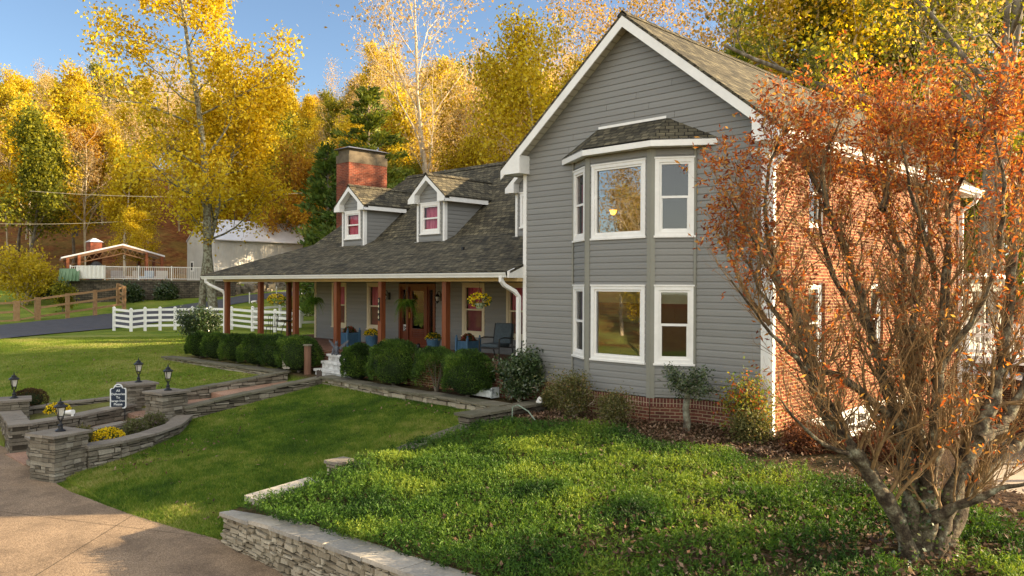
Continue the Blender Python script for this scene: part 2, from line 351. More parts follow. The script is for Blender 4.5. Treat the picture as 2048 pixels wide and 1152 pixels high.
# ================================================================ HOUSE
H = empty('house', (-17, 17, 1.2), 0, 'grey two storey farmhouse with gabled brick sided wing, dormers and wrap-around porch', 'house')
FY = 14.2; FL = 1.93
X0, X1, XC = -13.43, -7.04, -10.235
def wroof(x): return 9.9-.81*abs(x-XC)
def window(parent, A, t, n, w, h, kind='dh', low=None, up=None, split=.5, name='window', cas=.09, white=None, glass=None, sill=True, room=.3, D=-.75):
    """A bottom-left corner of the whole frame on the wall plane. Makes the frame, pane(s) and the curtain behind."""
    wt = white or m_white; A = Vector(A); t = Vector(t); n = Vector(n)
    mb = MB(); o = lambda *a, **k: mb.obox(A, t, n, *a, **k)
    # outer casing
    o(0, w, h-cas, h, -.06, .035); o(0, w, 0, cas, -.06, .035)
    o(0, cas, cas, h-cas, -.06, .035); o(w-cas, w, cas, h-cas, -.06, .035)
    if sill: o(-.02, w+.02, -.03, .012, -.02, .06)
    o(-.012, w+.012, h-.012, h+.02, -.02, .05)
    # sash frame
    i0, i1, j0, j1 = cas, w-cas, cas, h-cas; s = .045
    o(i0, i1, j1-s, j1, -.06, .012); o(i0, i1, j0, j0+s, -.06, .012); o(i0, i0+s, j0+s, j1-s, -.06, .012); o(i1-s, i1, j0+s, j1-s, -.06, .012)
    if kind == 'dh':
        ms = j0+(j1-j0)*split
        o(i0+s, i1-s, ms-.025, ms+.025, -.06, .006)
        s2 = .02
        o(i0+s, i1-s, j0+s, j0+s+s2, -.055, -.005); o(i0+s, i0+s+s2, j0+s+s2, ms-.025, -.055, -.005); o(i1-s-s2, i1-s, j0+s+s2, ms-.025, -.055, -.005)
    # dark room box behind
    q = lambda u, v, d: A+t*u+Vector((0, 0, v))+n*d
    for a, b, c, d in (((i0-room, j0-.2, D), (i1+room, j0-.2, D), (i1+room, j1+.2, D), (i0-room, j1+.2, D)),
                       ((i0, j0, -.06), (i0-room, j0-.2, D), (i0-room, j1+.2, D), (i0, j1, -.06)), ((i1, j0, -.06), (i1+room, j0-.2, D), (i1+room, j1+.2, D), (i1, j1, -.06)),
                       ((i0, j0, -.06), (i1, j0, -.06), (i1+room, j0-.2, D), (i0-room, j0-.2, D)), ((i0, j1, -.06), (i1, j1, -.06), (i1+room, j1+.2, D), (i0-room, j1+.2, D))):
        mb.poly([q(*a), q(*b), q(*c), q(*d)], 1)
    f = mb.build(name, [wt, m_dark], parent)
    g = MB(); g.poly([q(i0+s, j0+s, -.03), q(i1-s, j0+s, -.03), q(i1-s, j1-s, -.03), q(i0+s, j1-s, -.03)])
    par = f if parent is H else parent
    g.build('pane', glass or (m_glass3 if FL and A.x < -13.6 else m_glass), par)
    for (mat, a, b, nmn) in ((up or (None, 0, 0, ''),) if up else ())+((low,) if low else ()):
        c = MB(); za = j0+(j1-j0)*a; zb = j0+(j1-j0)*b; k = 14
        for e in range(k):   # pleated cloth
            ua = lerp(i0+.02, i1-.02, e/k); ub = lerp(i0+.02, i1-.02, (e+1)/k); da = -.13-.03*(e % 2); db = -.13-.03*((e+1) % 2)
            if nmn in ('blind', 'screen'): da = db = -.10
            c.poly([q(ua, za, da), q(ub, za, db), q(ub, zb, db), q(ua, zb, da)])
        c.build(nmn, mat, par)
    return f
# ---- wing front wall
mb = MB()
bl, br_ = -11.84, -8.62
BZ0, BZ1 = 1.72, 6.95
fops = [(bl-X0, br_-X0, 1.7, 7.0)]
ux = lambda x: x-X0
rv = lambda v: (v-9.9+.12)/.81
siding(mb, (X0, FY, 0), (1, 0, 0), (0, -1, 0), lambda v: max(0, ux(XC+rv(v))), lambda v: min(X1-X0, ux(XC-rv(v))), 1.72, 9.66, fops)
# bay sides and front
Bp = [Vector((-11.84, FY, 0)), Vector((-11.08, 13.72, 0)), Vector((-9.38, 13.72, 0)), Vector((-8.62, FY, 0))]
baydat = []
for i in range(3):
    a, b = Bp[i], Bp[i+1]; L = (b-a).length; t = (b-a)/L; n = Vector((t.y, -t.x, 0))
    if i == 1: wx0, wx1 = .15, L-.13
    elif i == 0: wx0, wx1 = .015, L-.075
    else: wx0, wx1 = .075, L-.02
    ops = [(wx0+.02, wx1-.02, 2.43, 4.0), (wx0+.02, wx1-.02, 5.06, 6.62)]
    siding(mb, a, t, n, 0, L, 1.72, 6.85, ops); baydat.append((a, t, n, wx0, wx1, L))
wall = mb.build('wing_wall', m_siding, H)
# corner boards and bay posts
mb = MB()
for i in (1, 2):
    p = Bp[i]; s = -1 if i == 1 else 1
    a, t, n, *_ = baydat[i-1]; L = baydat[i-1][5]
    mb.obox(a, t, n, L-.085, L+.018, 1.70, 6.85, -.01, .03)
    a, t, n, *_ = baydat[i]
    mb.obox(a, t, n, -.018, .10 if i == 1 else .085, 1.70, 6.85, -.01, .031)
mb.box(-8.635, -8.585, 14.15, 14.235, 1.72, 6.85); mb.box(-11.875, -11.83, 14.15, 14.235, 1.72, 6.85)
mb.build('bay_corner_post', m_sidetrim, H)
mb = MB()
mb.box(X0-.02, X0+.085, FY-.035, FY+.1, 1.7, 6.76)
mb.build('corner_board', m_white, H)
mb = MB(); mb.box(X1-.13, X1+.03, FY-.035, FY+.13, .3, 6.76); mb.build('corner_board', m_white, H)
# brick foundation of the front with soldier course
def foot(pts, name):
    mb = MB()
    for i in range(len(pts)-1):
        a, b = Vector(pts[i]), Vector(pts[i+1]); t = (b-a).normalized(); n = Vector((t.y, -t.x, 0)); L = (b-a).length
        cuts(mb, a, t, n, 0, L, .2, 1.53, [], 0, .03); cuts(mb, a, t, n, 0, L, 1.53, 1.70, [], 1, .03)
        q = lambda u, d: a+t*u+n*d+Vector((0, 0, 1.70))
        mb.poly([q(0, .03), q(L, .03), q(L, -.1), q(0, -.1)], 0)
    mb.build(name, [m_brickdk, m_soldier], H)
foot([(X0, FY, 0), Bp[0], Bp[1], Bp[2], Bp[3], (X1-.02, FY, 0)], 'brick_foundation')
# side wall in brick
SY1 = 26.6
sw = [(16.0, 16.82, 5.23, 6.75), (22.98, 23.78, 5.26, 6.75), (15.98, 16.80, 2.40, 4.09), (19.42, 20.24, 2.40, 4.11)]
gd = [(15.8, 20.35, -1.1, 1.25), (20.95, 22.2, -1.1, 1.25)]
mb = MB(); cuts(mb, (X1, 0, 0), (0, 1, 0), (1, 0, 0), FY+.05, SY1, -1.1, 6.85, sw+gd, 0, 0)
for o in sw+gd:   # reveals
    x = X1; xi = X1-.14
    for (a, b, c, d) in (((x, o[0], o[2]), (x, o[0], o[3]), (xi, o[0], o[3]), (xi, o[0], o[2])), ((x, o[1], o[2]), (xi, o[1], o[2]), (xi, o[1], o[3]), (x, o[1], o[3])),
                         ((x, o[0], o[3]), (x, o[1], o[3]), (xi, o[1], o[3]), (xi, o[0], o[3])), ((x, o[0], o[2]), (xi, o[0], o[2]), (xi, o[1], o[2]), (x, o[1], o[2]))):
        mb.poly([a, b, c, d], 0)
mb.box(X0, X1-.02, SY1-.05, SY1, -1, 6.8, 0)
mb.poly([(X0, SY1, 6.8), (X1, SY1, 6.8), (XC, SY1, 9.7)], 0)
mb.build('brick_side_wall', m_brick, H)
for o in sw:
    mb = MB(); mb.box(X1-.02, X1+.05, o[0]-.06, o[1]+.06, o[2]-.10, o[2]-.002); mb.build('brick_sill', m_brickdk, H)
wk = [dict(up=(m_maroon, .5, 1, 'screen')), dict(), dict(up=(m_blind, .72, 1, 'blind')), dict(up=(m_blind, .72, 1, 'blind'))]
for o, k in zip(sw, wk):
    window(H, (X1-.10, o[0]+.005, o[2]+.005), (0, 1, 0), (1, 0, 0), o[1]-o[0]-.01, o[3]-o[2]-.01, sill=False, cas=.08, **k)
# garage doors
def garage(y0, y1, name, ncol):
    mb = MB(); xb = X1-.10
    mb.box(xb-.05, xb, y0, y1, -1.05, 1.12, 0)
    mb.box(X1-.12, X1+.02, y0, y1, 1.12, 1.25, 0)
    for r_ in range(4):
        z0 = -1.03+r_*.54
        mb.box(xb, xb+.012, y0+.02, y1-.02, z0, z0+.03, 0)
        for c in range(ncol):
            a = y0+.1+(y1-y0-.2)*c/ncol+.05; b = y0+.1+(y1-y0-.2)*(c+1)/ncol-.05
            if r_ == 3:
                mb.box(xb, xb+.016, a, b, z0+.08, z0+.46, 0); 
                for q in range(3):
                    for p in range(2):
                        ya = lerp(a+.03, b-.03, q/3)+.012; yb = lerp(a+.03, b-.03, (q+1)/3)-.012
                        mb.box(xb+.005, xb+.020, ya, yb, z0+.11+.17*p, z0+.25+.17*p, 1)
            else: mb.box(xb, xb+.022, a, b, z0+.09, z0+.46, 0)
    mb.build(name, [m_white, m_dark], H)
garage(15.8, 20.35, 'garage_door', 6); garage(20.95, 22.2, 'garage_door', 2)
mb = MB(); mb.box(X1+.002, X1+.06, 20.4, 20.9, .75, .82); mb.box(X1+.004, X1+.1, 20.62, 20.7, .55, .78); mb.build('wall_lamp', m_black, H)
# ---- wing roof
RY0, RY1 = 13.83, 27.0; XE = 3.70
mb = MB()
zl = wroof(XC+XE)
mb.slab([(XC, RY0, 9.9), (XC, RY1, 9.9), (XC-XE, RY1, zl), (XC-XE, RY0, zl)], .07, 0)
mb.slab([(XC, RY1, 9.9), (XC, RY0, 9.9), (XC+XE, RY0, zl), (XC+XE, RY1, zl)], .07, 0)
for k in range(45):   # ridge caps
    y = RY0+.3*k
    mb.slab([(XC-.13, y, 9.9-.105+.045), (XC, y, 9.955), (XC, y+.29, 9.945), (XC-.13, y+.29, 9.835)][::-1], .02)
    mb.slab([(XC, y, 9.955), (XC+.13, y, 9.84), (XC+.13, y+.29, 9.835), (XC, y+.29, 9.945)], .02)
mb.build('wing_roof', m_shingle, H)
# rake boards, soffits and returns
mb = MB()
for s in (-1, 1):
    y0, y1 = RY0+.005, RY0+.035
    e = XE-.02
    def zr(dx, off): return 9.9-.81*dx-.07-off
    b = [(XC, y0, zr(0, .24)), (XC+s*e, y0, zr(e, .22)), (XC+s*e, y0, zr(e, 0)), (XC, y0, zr(0, 0))]
    c = [(p[0], y1, p[2]) for p in b]
    mb.add(b+c, [(0, 1, 2, 3), (7, 6, 5, 4), (0, 4, 5, 1), (1, 5, 6, 2), (2, 6, 7, 3), (3, 7, 4, 0)], 0)
    # return box
    xa, xb = (XC+s*e, XC+s*3.03)
    lo = 6.74
    pts = [(xa, lo), (xb, lo), (xb, zr(3.03, .20)), (xa, zr(e, .20))]
    pts = [(p[0], max(p[1], lo)) for p in pts]
    f = [(p[0], y0-.004, p[1]) for p in pts]; g = [(p[0], FY+.02, p[1]) for p in pts]
    mb.add(f+g, [(0, 1, 2, 3), (7, 6, 5, 4), (0, 4, 5, 1), (1, 5, 6, 2), (2, 6, 7, 3), (3, 7, 4, 0)], 0)
    # eave fascia + soffit along the side
    xf = XC+s*(XE-.03)
    mb.box(min(xf, xf-s*.03), max(xf, xf-s*.03), RY0+.04, RY1, 6.74, zr(XE, 0)+.03, 0)
mb.build('gable_fascia', m_white, H)
mb = MB()
for s in (-1, 1):
    mb.add([(XC, RY0+.03, 9.72), (XC+s*3.3, RY0+.03, 9.72-.81*3.3), (XC+s*3.3, FY+.02, 9.72-.81*3.3), (XC, FY+.02, 9.72)], [(0, 1, 2, 3)], 0)
    xa, xb = sorted((XC+s*3.19, XC+s*3.66)); mb.box(xa, xb, FY+.03, RY1-.05, 6.75, 6.77, 0)
mb.build('soffit', m_soffit, H)
# gutters
def gutter(mb, p0, p1, out, z, hh=.115, ww=.12):
    p0, p1, out = Vector(p0), Vector(p1), Vector(out)
    prof = [(0, 0), (ww*.65, 0), (ww*.72, hh*.3), (ww*.95, hh*.75), (ww, hh), (ww-.012, hh), (ww*.9, hh*.78), (ww*.66, hh*.34), (ww*.6, .012), (0, .012)]
    vs = [p0+out*a+Vector((0, 0, z+b)) for a, b in prof]+[p1+out*a+Vector((0, 0, z+b)) for a, b in prof]
    k = len(prof); mb.add(vs, [(i, (i+1) % k, (i+1) % k+k, i+k) for i in range(k)]+[tuple(range(k))[::-1], tuple(range(k, 2*k))], 0)
    d = (p1-p0).normalized()
    for e, p in ((0, p0), (1, p1)):
        q = p+d*(-.006 if e == 0 else .006)
        vs = [q+out*a+Vector((0, 0, z+b)) for a, b in [(0, -.004), (ww*.66, -.004), (ww*.74, hh*.3), (ww*.97, hh*.75), (ww+.005, hh+.004), (0, hh+.004)]]
        mb.poly(vs, 0); mb.poly(vs[::-1], 0)
mb = MB(); gutter(mb, (XC+XE-.03, 13.85, 0), (XC+XE-.03, 26.9, 0), (1, 0, 0), 6.80); mb.build('gutter', m_white, H)
mb = MB(); gutter(mb, (-30.28, 13.74, 0), (-13.52, 13.74, 0), (0, -1, 0), 4.215); gutter(mb, (-30.28, 23.6, 0), (-30.28, 13.76, 0), (-1, 0, 0), 4.215)
mb.build('gutter', m_white, H)
def spout(pts, w_=.075, h_=.055):
    mb = MB()
    mb.tube(pts, [w_/1.35]*len(pts), 4); 
    return mb.build('downspout', m_white, H)
spout([(-6.42, 14.02, 6.82), (-6.42, 14.03, 6.70), (-6.50, 14.05, 6.58), (-6.90, 14.13, 6.32), (-6.95, 14.16, 6.2), (-6.95, 14.16, 1.3), (-6.9, 14.1, 1.15)], .10)
spout([(-6.45, 26.4, 6.8), (-6.6, 26.4, 6.55), (-6.95, 26.4, 6.3), (-6.97, 26.4, -.9)], .10)
spout([(X1+.06, 22.45, 3.0), (X1+.06, 22.45, -.9)], .09)
spout([(-13.72, 13.68, 4.24), (-13.72, 13.68, 4.12), (-13.69, 13.76, 4.02), (-13.58, 14.02, 3.86), (-13.53, 14.10, 3.74), (-13.53, 14.10, 1.9), (-13.5, 14.0, 1.3)], .085)
spout([(-29.9, 13.66, 4.24), (-29.9, 13.66, 4.1), (-29.8, 13.76, 4.0), (-29.2, 14.02, 3.75), (-29.12, 14.06, 3.6), (-29.12, 14.06, 1.6)], .085)
# ---- bay roof
mb = MB()
be = [(-12.24, FY, 0), (-11.0, 13.45, 0), (-9.22, 13.45, 0), (-8.10, FY, 0)]
bt = [(-11.15, FY-.01, 7.55), (-9.30, FY-.01, 7.55)]
ez = 7.0
E3 = [(p[0], p[1], ez) for p in be]
Sx = [(-11.15, FY, 7.56), (-9.30, FY, 7.56)]
for pts in ([E3[0], E3[1], Sx[0]], [E3[1], E3[2], Sx[1], Sx[0]], [E3[2], E3[3], Sx[1]]):
    mb.slab(pts, .03, 0)
mb.build('bay_roof', m_shingle, H)
mb = MB()
for i in range(3):
    a, b = Vector(be[i]), Vector(be[i+1]); t = (b-a).normalized(); n = Vector((t.y, -t.x, 0)); L = (b-a).length
    mb.obox(a, t, n, 0, L, 6.85, 6.995, -.03, 0)
mb.slab([(be[0][0]+.02, FY, 6.875), (be[1][0]+.01, be[1][1]+.02, 6.875), (be[2][0]-.01, be[2][1]+.02, 6.875), (be[3][0]-.02, FY, 6.875)], .015, 0)
mb.obox((-11.13, FY, 0), (1, 0, 0), (0, -1, 0), 0, 1.8, 7.53, 7.60, 0, .02)
mb.build('bay_fascia', m_white, H)
# bay windows
for i, (a, t, n, wx0, wx1, L) in enumerate(baydat):
    for z0, z1 in ((2.41, 4.02), (5.04, 6.65)):
        A = a+t*wx0+Vector((0, 0, z0)); kw = {}
        if i == 1: kw = dict(kind='fixed', glass=m_glass2, cas=.085)
        if z0 < 3 and i != 0: kw['up'] = (m_blind, .80, 1, 'blind')
        if z0 > 3 and i == 1: kw['up'] = (m_blind, .545, .575, 'blind')
        if i == 0: kw['up'] = (m_purple, .5, 1, 'curtain') if z0 < 3 else (m_red, 0.05, .85, 'curtain')
        if i == 2: kw['low'] = (m_dark, 0, .5, 'screen')
        window(H, A, t, n, wx1-wx0, z1-z0, **kw)
# ================================================================ main block
MY = 17.0; MX0 = -27.45
RZ = 8.45; RYm = 20.3
def zroof(y): return 4.38+(y-13.72)*.372 if y < 17 else 5.6+(y-17)*.864
dw = [(-26.25, -25.27), (-23.95, -22.92), (-18.78, -17.75), (-16.80, -15.9)]
dop = (-22.05, -20.10, 1.93, 4.06)
mb = MB()
ops = [(a-MX0+.02, b-MX0-.02, 2.44, 4.05) for a, b in dw]+[(dop[0]-MX0, dop[1]-MX0, dop[2], dop[3])]
siding(mb, (MX0, MY, 0), (1, 0, 0), (0, -1, 0), 0, X0-MX0, 1.93, 5.5, ops)
siding(mb, (MX0, 23.6, 0), (0, -1, 0), (-1, 0, 0), 0, 6.6, 1.93, 5.6, [])
siding(mb, (X0, MY, 0), (0, -1, 0), (-1, 0, 0), 0, 2.8, 1.72, 6.85, [])
siding(mb, (X0, SY1, 0), (0, -1, 0), (-1, 0, 0), 0, SY1-MY, 5.0, 6.85, [])
mb.box(MX0, X0, 23.5, 23.6, 1, 5.5)
mb.build('house_wall', m_siding, H)
mb = MB(); mb.box(MX0-.03, MX0+.09, MY-.035, MY+.1, 1.93, 4.33); mb.build('corner_board', m_cream, H)
red = lambda a, b: (m_red, a, b, 'curtain')
for k, (a, b) in enumerate(dw):
    window(H, (a, MY, 2.42), (1, 0, 0), (0, -1, 0), b-a, 1.66, up=red(.5, 1), low=(m_maroon, 0, .5, 'screen'), white=m_cream)
# ---- roofs
mb = MB()
LX = -27.6; OX = -30.32; OY = 13.70; hz = zroof(OY)
A_, B_, C_, D_ = (-25.8, RYm, RZ), (X0+3.2, RYm, RZ), (X0+.02, MY, 5.6), (LX, MY, 5.6)
mb.slab([D_, (X0+.0, MY, 5.6), (X0+.0, RYm, RZ), A_], .06)                     # steep front
mb.slab([(OX, OY, hz), (X0+.0, OY, hz), (X0+.0, MY, 5.6), D_], .06)           # porch roof
mb.slab([(LX, 23.6, 5.6), D_, A_], .06)                                       # hip end
mb.slab([(OX, 23.8, hz), (OX, OY, hz), D_, (LX, 23.6, 5.6)], .06)            # side porch roof
mb.slab([(X0, 23.6, 5.6), (LX, 23.6, 5.6), A_, (X0, RYm, RZ)], .06)
for k in range(42):
    x = -25.8+.3*k
    if x > X0-.3: break
    mb.slab([(x, RYm-.13, RZ-.06), (x+.29, RYm-.13, RZ-.06), (x+.29, RYm, RZ+.055), (x, RYm, RZ+.06)], .02)
mb.build('main_roof', m_shingle, H)
mb = MB()   # dark vents on the roof
mb.box(-17.2, -17.12, 15.5, 15.56, zroof(15.5), zroof(15.5)+.09); mb.build('roof_vent', m_black, H)
mb = MB(); mb.slab([(OX+.05, OY+.06, 4.345), (X0-.01, OY+.06, 4.345), (X0-.01, MY+.02, 4.345), (OX+.05, MY+.02, 4.345)], .015)
mb.slab([(OX+.05, MY+.03, 4.345), (MX0-.03, MY+.03, 4.345), (MX0-.03, 23.7, 4.345), (OX+.05, 23.7, 4.345)], .015)
mb.build('porch_ceiling', m_cream, H)
mb = MB(); mb.box(OX+.03, X0-.06, OY+.012, OY+.04, 4.20, 4.345); mb.box(OX+.02, OX+.05, OY+.045, 23.7, 4.20, 4.345)
mb.add([(X0-.005, OY-.05, 4.20), (X0-.005, FY, 4.20), (X0-.005, FY, 4.55), (X0-.005, OY-.05, 4.36), (X0-.055, OY-.05, 4.20), (X0-.055, FY, 4.20), (X0-.055, FY, 4.55), (X0-.055, OY-.05, 4.36)],
       [(0, 1, 2, 3), (7, 6, 5, 4), (0, 4, 5, 1), (3, 7, 4, 0), (2, 6, 7, 3)])
mb.build('porch_fascia', m_white, H)
mb = MB(); mb.box(-29.12, X0-.03, 13.99, 14.2, 4.115, 4.325); mb.box(-29.12, -28.91, 14.21, 23.4, 4.115, 4.325); mb.build('porch_beam', m_beam, H)
# posts
PP = [(-28.99, 14.1), (-26.40, 14.1), (-24.0, 14.1), (-21.50, 14.1), (-19.15, 14.1), (-16.25, 14.1), (-28.95, 16.7), (-28.95, 19.6)]
for i, (x, y) in enumerate(PP):
    mb = MB(); h_ = .084; mb.box(x-h_, x+h_, y-h_, y+h_, FL, 4.113); mb.build('porch_post', m_wood, H, bevel=.008)
# porch floor
mb = MB()
mb.box(-29.3, X0-.005, 13.80, MY, FL-.12, FL, 0); mb.box(-29.3, MX0-.005, MY+.005, 23.5, FL-.12, FL, 0)
mb.box(-29.26, X0-.01, 13.83, MY-.1, .7, FL-.125, 1); mb.box(-29.26, MX0-.1, MY-.05, 23.4, .7, FL-.125, 1)
mb.build('porch_floor', [m_paver, m_brickdk], H)
mb = MB(); mb.box(-29.31, X0-.004, 13.785, 13.798, FL-.14, FL+.004); mb.build('floor_edge', m_brickdk, H)
# ---- front door with sidelights
mb = MB(); A = (-22.05, MY, FL); t = (1, 0, 0); n = (0, -1, 0)
o = lambda *a, m=0: mb.obox(A, t, n, *a, m=m)
Wd, Hd = 1.95, 2.13
o(0, .1, 0, Hd, -.12, .05); o(Wd-.1, Wd, 0, Hd, -.12, .05); o(.1, Wd-.1, Hd-.1, Hd, -.12, .05)
o(.42, .52, 0, Hd-.1, -.12, .04); o(Wd-.52, Wd-.42, 0, Hd-.1, -.12, .04); o(.1, Wd-.1, 0, .05, -.12, .03)
for a, b in ((.1, .42), (Wd-.42, Wd-.1)):
    o(a, a+.06, .05, Hd-.1, -.1, 0); o(b-.06, b, .05, Hd-.1, -.1, 0); o(a+.06, b-.06, .05, .50, -.1, -.01); o(a+.06, b-.06, Hd-.2, Hd-.1, -.1, 0)
o(-.1, Wd+.1, -.0, Hd, -.5, -.45, m=1)
fr = mb.build('door_frame', [m_door, m_dark], H)
mb = MB(); o(.52, .66, .05, Hd-.1, -.09, -.02); o(Wd-.66, Wd-.52, .05, Hd-.1, -.09, -.02); o(.66, Wd-.66, .05, .30, -.09, -.02); o(.66, Wd-.66, Hd-.24, Hd-.1, -.09, -.02); o(.66, Wd-.66, .52, .60, -.09, -.02)
for k in range(3): o(.68, Wd-.68, .305+.072*k, .305+.072*k+.062, -.08, -.03)
dr = mb.build('front_door', m_door, H)
mb = MB(); mb.obox(A, t, n, .66, Wd-.66, .60, Hd-.24, -.065, -.06); mb.build('pane', m_glass, dr)
mb = MB(); mb.obox(A, t, n, .55, .59, .95, 1.15, -.02, .03); mb.build('handle', M('brass', [(.5, .33, .1)], rough=.3, metal=1), dr)
for a_, b_ in ((.16, .36), (Wd-.36, Wd-.16)): mb = MB(); mb.obox(A, t, n, a_, b_, .5, Hd-.2, -.065, -.06); mb.build('pane', m_glass, fr)
mb = MB(); mb.obox(A, t, n, .17, .35, .42, .72, -.058, -.04); nb = mb.build('door_notice', M('notice_paper', [(.7, .7, .68)], rough=.7), H)
mb = MB()
for (a, b, c, d) in ((.20, .24, .62, .67), (.22, .27, .55, .62), (.26, .32, .5, .56), (.2, .25, .46, .53), (.27, .31, .6, .66)): mb.obox(A, t, n, a, b, c, d, -.04, -.037)
mb.build('notice_print', m_black, nb)
# ---- dormers
for xc in (-24.27, -19.89, -15.35):
    yf = 16.6; hw = .67; yo = 16.36
    dr_ = lambda dx: 7.62-.80*abs(dx)
    mb = MB()
    siding(mb, (xc-hw, yf, 0), (1, 0, 0), (0, -1, 0), lambda v: max(0, hw-max(0, (7.5-v))/.80), lambda v: min(2*hw, hw+max(0, (7.5-v))/.80), 5.42, 7.42, [(hw-.49, hw+.49, 5.7, 6.7)])
    yb = lambda v: max(yf, 13.72+(v-4.38)/.372 if v < 5.6 else 17+(v-5.6)/.864)
    for s in (-1, 1):
        if s > 0: siding(mb, (xc+hw, yf, 0), (0, 1, 0), (1, 0, 0), 0, lambda v: max(.0, yb(v)-yf), 5.44, 6.74, [])
        else: siding(mb, (xc-hw, 19, 0), (0, -1, 0), (-1, 0, 0), lambda v: min(19-yf, 19-yb(v)), 19-yf, 5.44, 6.74, [])
    d = mb.build('dormer', m_siding, H)
    mb = MB(); ew = .93
    mb.slab([(xc, yo, 7.62), (xc, 19.32, 7.62), (xc-ew, 18.48, dr_(ew)), (xc-ew, yo, dr_(ew))], .045)
    mb.slab([(xc, 19.32, 7.62), (xc, yo, 7.62), (xc+ew, yo, dr_(ew)), (xc+ew, 18.48, dr_(ew))], .045)
    for k in range(10):
        y = yo+.29*k
        mb.slab([(xc, y, 7.67), (xc+.11, y, 7.58), (xc+.11, y+.28, 7.575), (xc, y+.28, 7.66)], .015); mb.slab([(xc-.11, y, 7.58), (xc, y, 7.67), (xc, y+.28, 7.66), (xc-.11, y+.28, 7.575)], .015)
    mb.build('dormer_roof', m_shingle, d)
    mb = MB()
    for s in (-1, 1):
        y0, y1 = yo+.005, yo+.03
        b = [(xc, y0, 7.575-.17), (xc+s*(ew-.01), y0, dr_(ew)-.045-.13), (xc+s*(ew-.01), y0, dr_(ew)-.045), (xc, y0, 7.575)]
        c = [(p[0], y1, p[2]) for p in b]
        mb.add(b+c, [(0, 1, 2, 3), (7, 6, 5, 4), (0, 4, 5, 1), (1, 5, 6, 2), (2, 6, 7, 3), (3, 7, 4, 0)], 0)
        pts = [(xc+s*(ew-.01), 6.69), (xc+s*.57, 6.69), (xc+s*.57, dr_(.57)-.17), (xc+s*(ew-.01), dr_(ew)-.13)]
        f = [(p[0], y0-.004, p[1]) for p in pts]; g = [(p[0], yf-.0, p[1]) for p in pts]
        mb.add(f+g, [(0, 1, 2, 3), (7, 6, 5, 4), (0, 4, 5, 1), (1, 5, 6, 2), (2, 6, 7, 3), (3, 7, 4, 0)], 0)
        xa, xb = sorted((xc+s*(ew-.012), xc+s*(ew-.04))); mb.box(xa, xb, yf, 18.3, 6.69, dr_(ew)-.04, 0)
        mb.add([(xc, y1, 7.42), (xc+s*.57, y1, 7.42-.8*.57), (xc+s*.57, yf, 7.42-.8*.57), (xc, yf, 7.42)], [(0, 1, 2, 3)], 0)
        xa, xb = sorted((xc+s*.67, xc+s*(ew-.02))); mb.box(xa, xb, yf+.01, 18.2, 6.70, 6.715, 0)
        # corner boards
        xa, xb = sorted((xc+s*(hw+.03), xc+s*(hw-.055))); mb.box(xa, xb, yf-.03, yf+.09, 5.43, 6.70, 0)
        xa, xb = sorted((xc+s*(hw+.1), xc+s*(hw-.1))); mb.box(xa, xb, yf-.07, yf+.03, 5.405, 5.43, 0)
    mb.build('dormer_trim', m_white, d)
    window(d, (xc-.485, yf-.02, 5.69), (1, 0, 0), (0, -1, 0), .97, 1.0, up=(m_red, .5, 1, 'curtain'), low=(m_red, 0, .5, 'screen'), name='dormer_window', room=.02, D=-.4)
# ---- chimney
mb = MB(); mb.box(-28.3, -27.4, 18.5, 20.42, 4.4, 9.05, 0); ch = mb.build('chimney', m_chbrick, H)
mb = MB()
mc = M('chimney_concrete', [(.075, .058, .038), (.15, .12, .08)], scale=3, rough=.9, bump=.3)
mb.box(-28.3-.012, -27.388, 18.488, 20.432, 9.052, 9.38, 0)
mb.box(-28.24, -27.46, 18.56, 20.36, 9.38, 9.62, 0)
mb.build('chimney_crown', mc, ch)
mb = MB(); mb.hexa([(-28.42, 18.38, 9.62), (-27.28, 18.38, 9.62), (-27.28, 20.54, 9.62), (-28.42, 20.54, 9.62)], [(-27.95, 18.75, 9.76), (-27.75, 18.75, 9.76), (-27.75, 20.15, 9.76), (-27.95, 20.15, 9.76)], 0)
mb.build('chimney_cap', M('grey_cap', [(.16, .17, .2), (.24, .25, .28)], scale=2, rough=.5, metal=.4), ch)
# ---- rear deck and sunroom seen past the wing
mb = MB(); mb.box(-7.0, -2.0, 26.9, 31, 1.75, 1.95, 0)
for x in (-6.8, -4.6, -2.2): mb.box(x-.08, x+.08, 27.0, 27.16, -1, 1.75, 0)
dk = mb.build('rear_deck', m_white, H)
mb = MB(); mb.box(-6.95, -2, 26.92, 27.0, 2.85, 2.95); mb.box(-6.95, -2, 26.93, 26.99, 2.52, 2.64); mb.box(-6.95, -2, 26.93, 26.99, 2.05, 2.15)
for k in range(34): mb.box(-6.9+.145*k, -6.9+.145*k+.045, 26.94, 26.98, 2.15, 2.85)
for x in (-6.95, -5.2, -3.4, -2.0): mb.box(x-.06, x+.06, 26.9, 27.02, 1.95, 3.0)
mb.build('deck_railing', m_white, dk)
mb = MB(); mb.slab([(-7.1, 26.4, 1.55), (-1.5, 26.4, 1.15), (-1.5, 28, 1.15), (-7.1, 28, 1.55)], .06); mb.build('deck_canopy', m_metalroof, H)
mb = MB(); mb.box(-9.6, -6.9, 27.05, 31, 1.95, 4.3, 0); mb.slab([(-9.9, 26.9, 4.45), (-6.55, 26.9, 4.45), (-6.55, 31.2, 4.45), (-9.9, 31.2, 4.45)], .14, 1)
mb.box(-6.9, -6.86, 27.5, 28.6, 2.3, 3.9, 2); mb.box(-6.9, -6.86, 29, 30.3, 2.3, 3.9, 2)
mb.build('sunroom', [m_sidetrim, m_white, m_dark], H)
mb = MB(); mb.box(-7.0, -2, 30.6, 30.7, -1, 1.7); mb.build('deck_back_wall', m_brickdk, H)
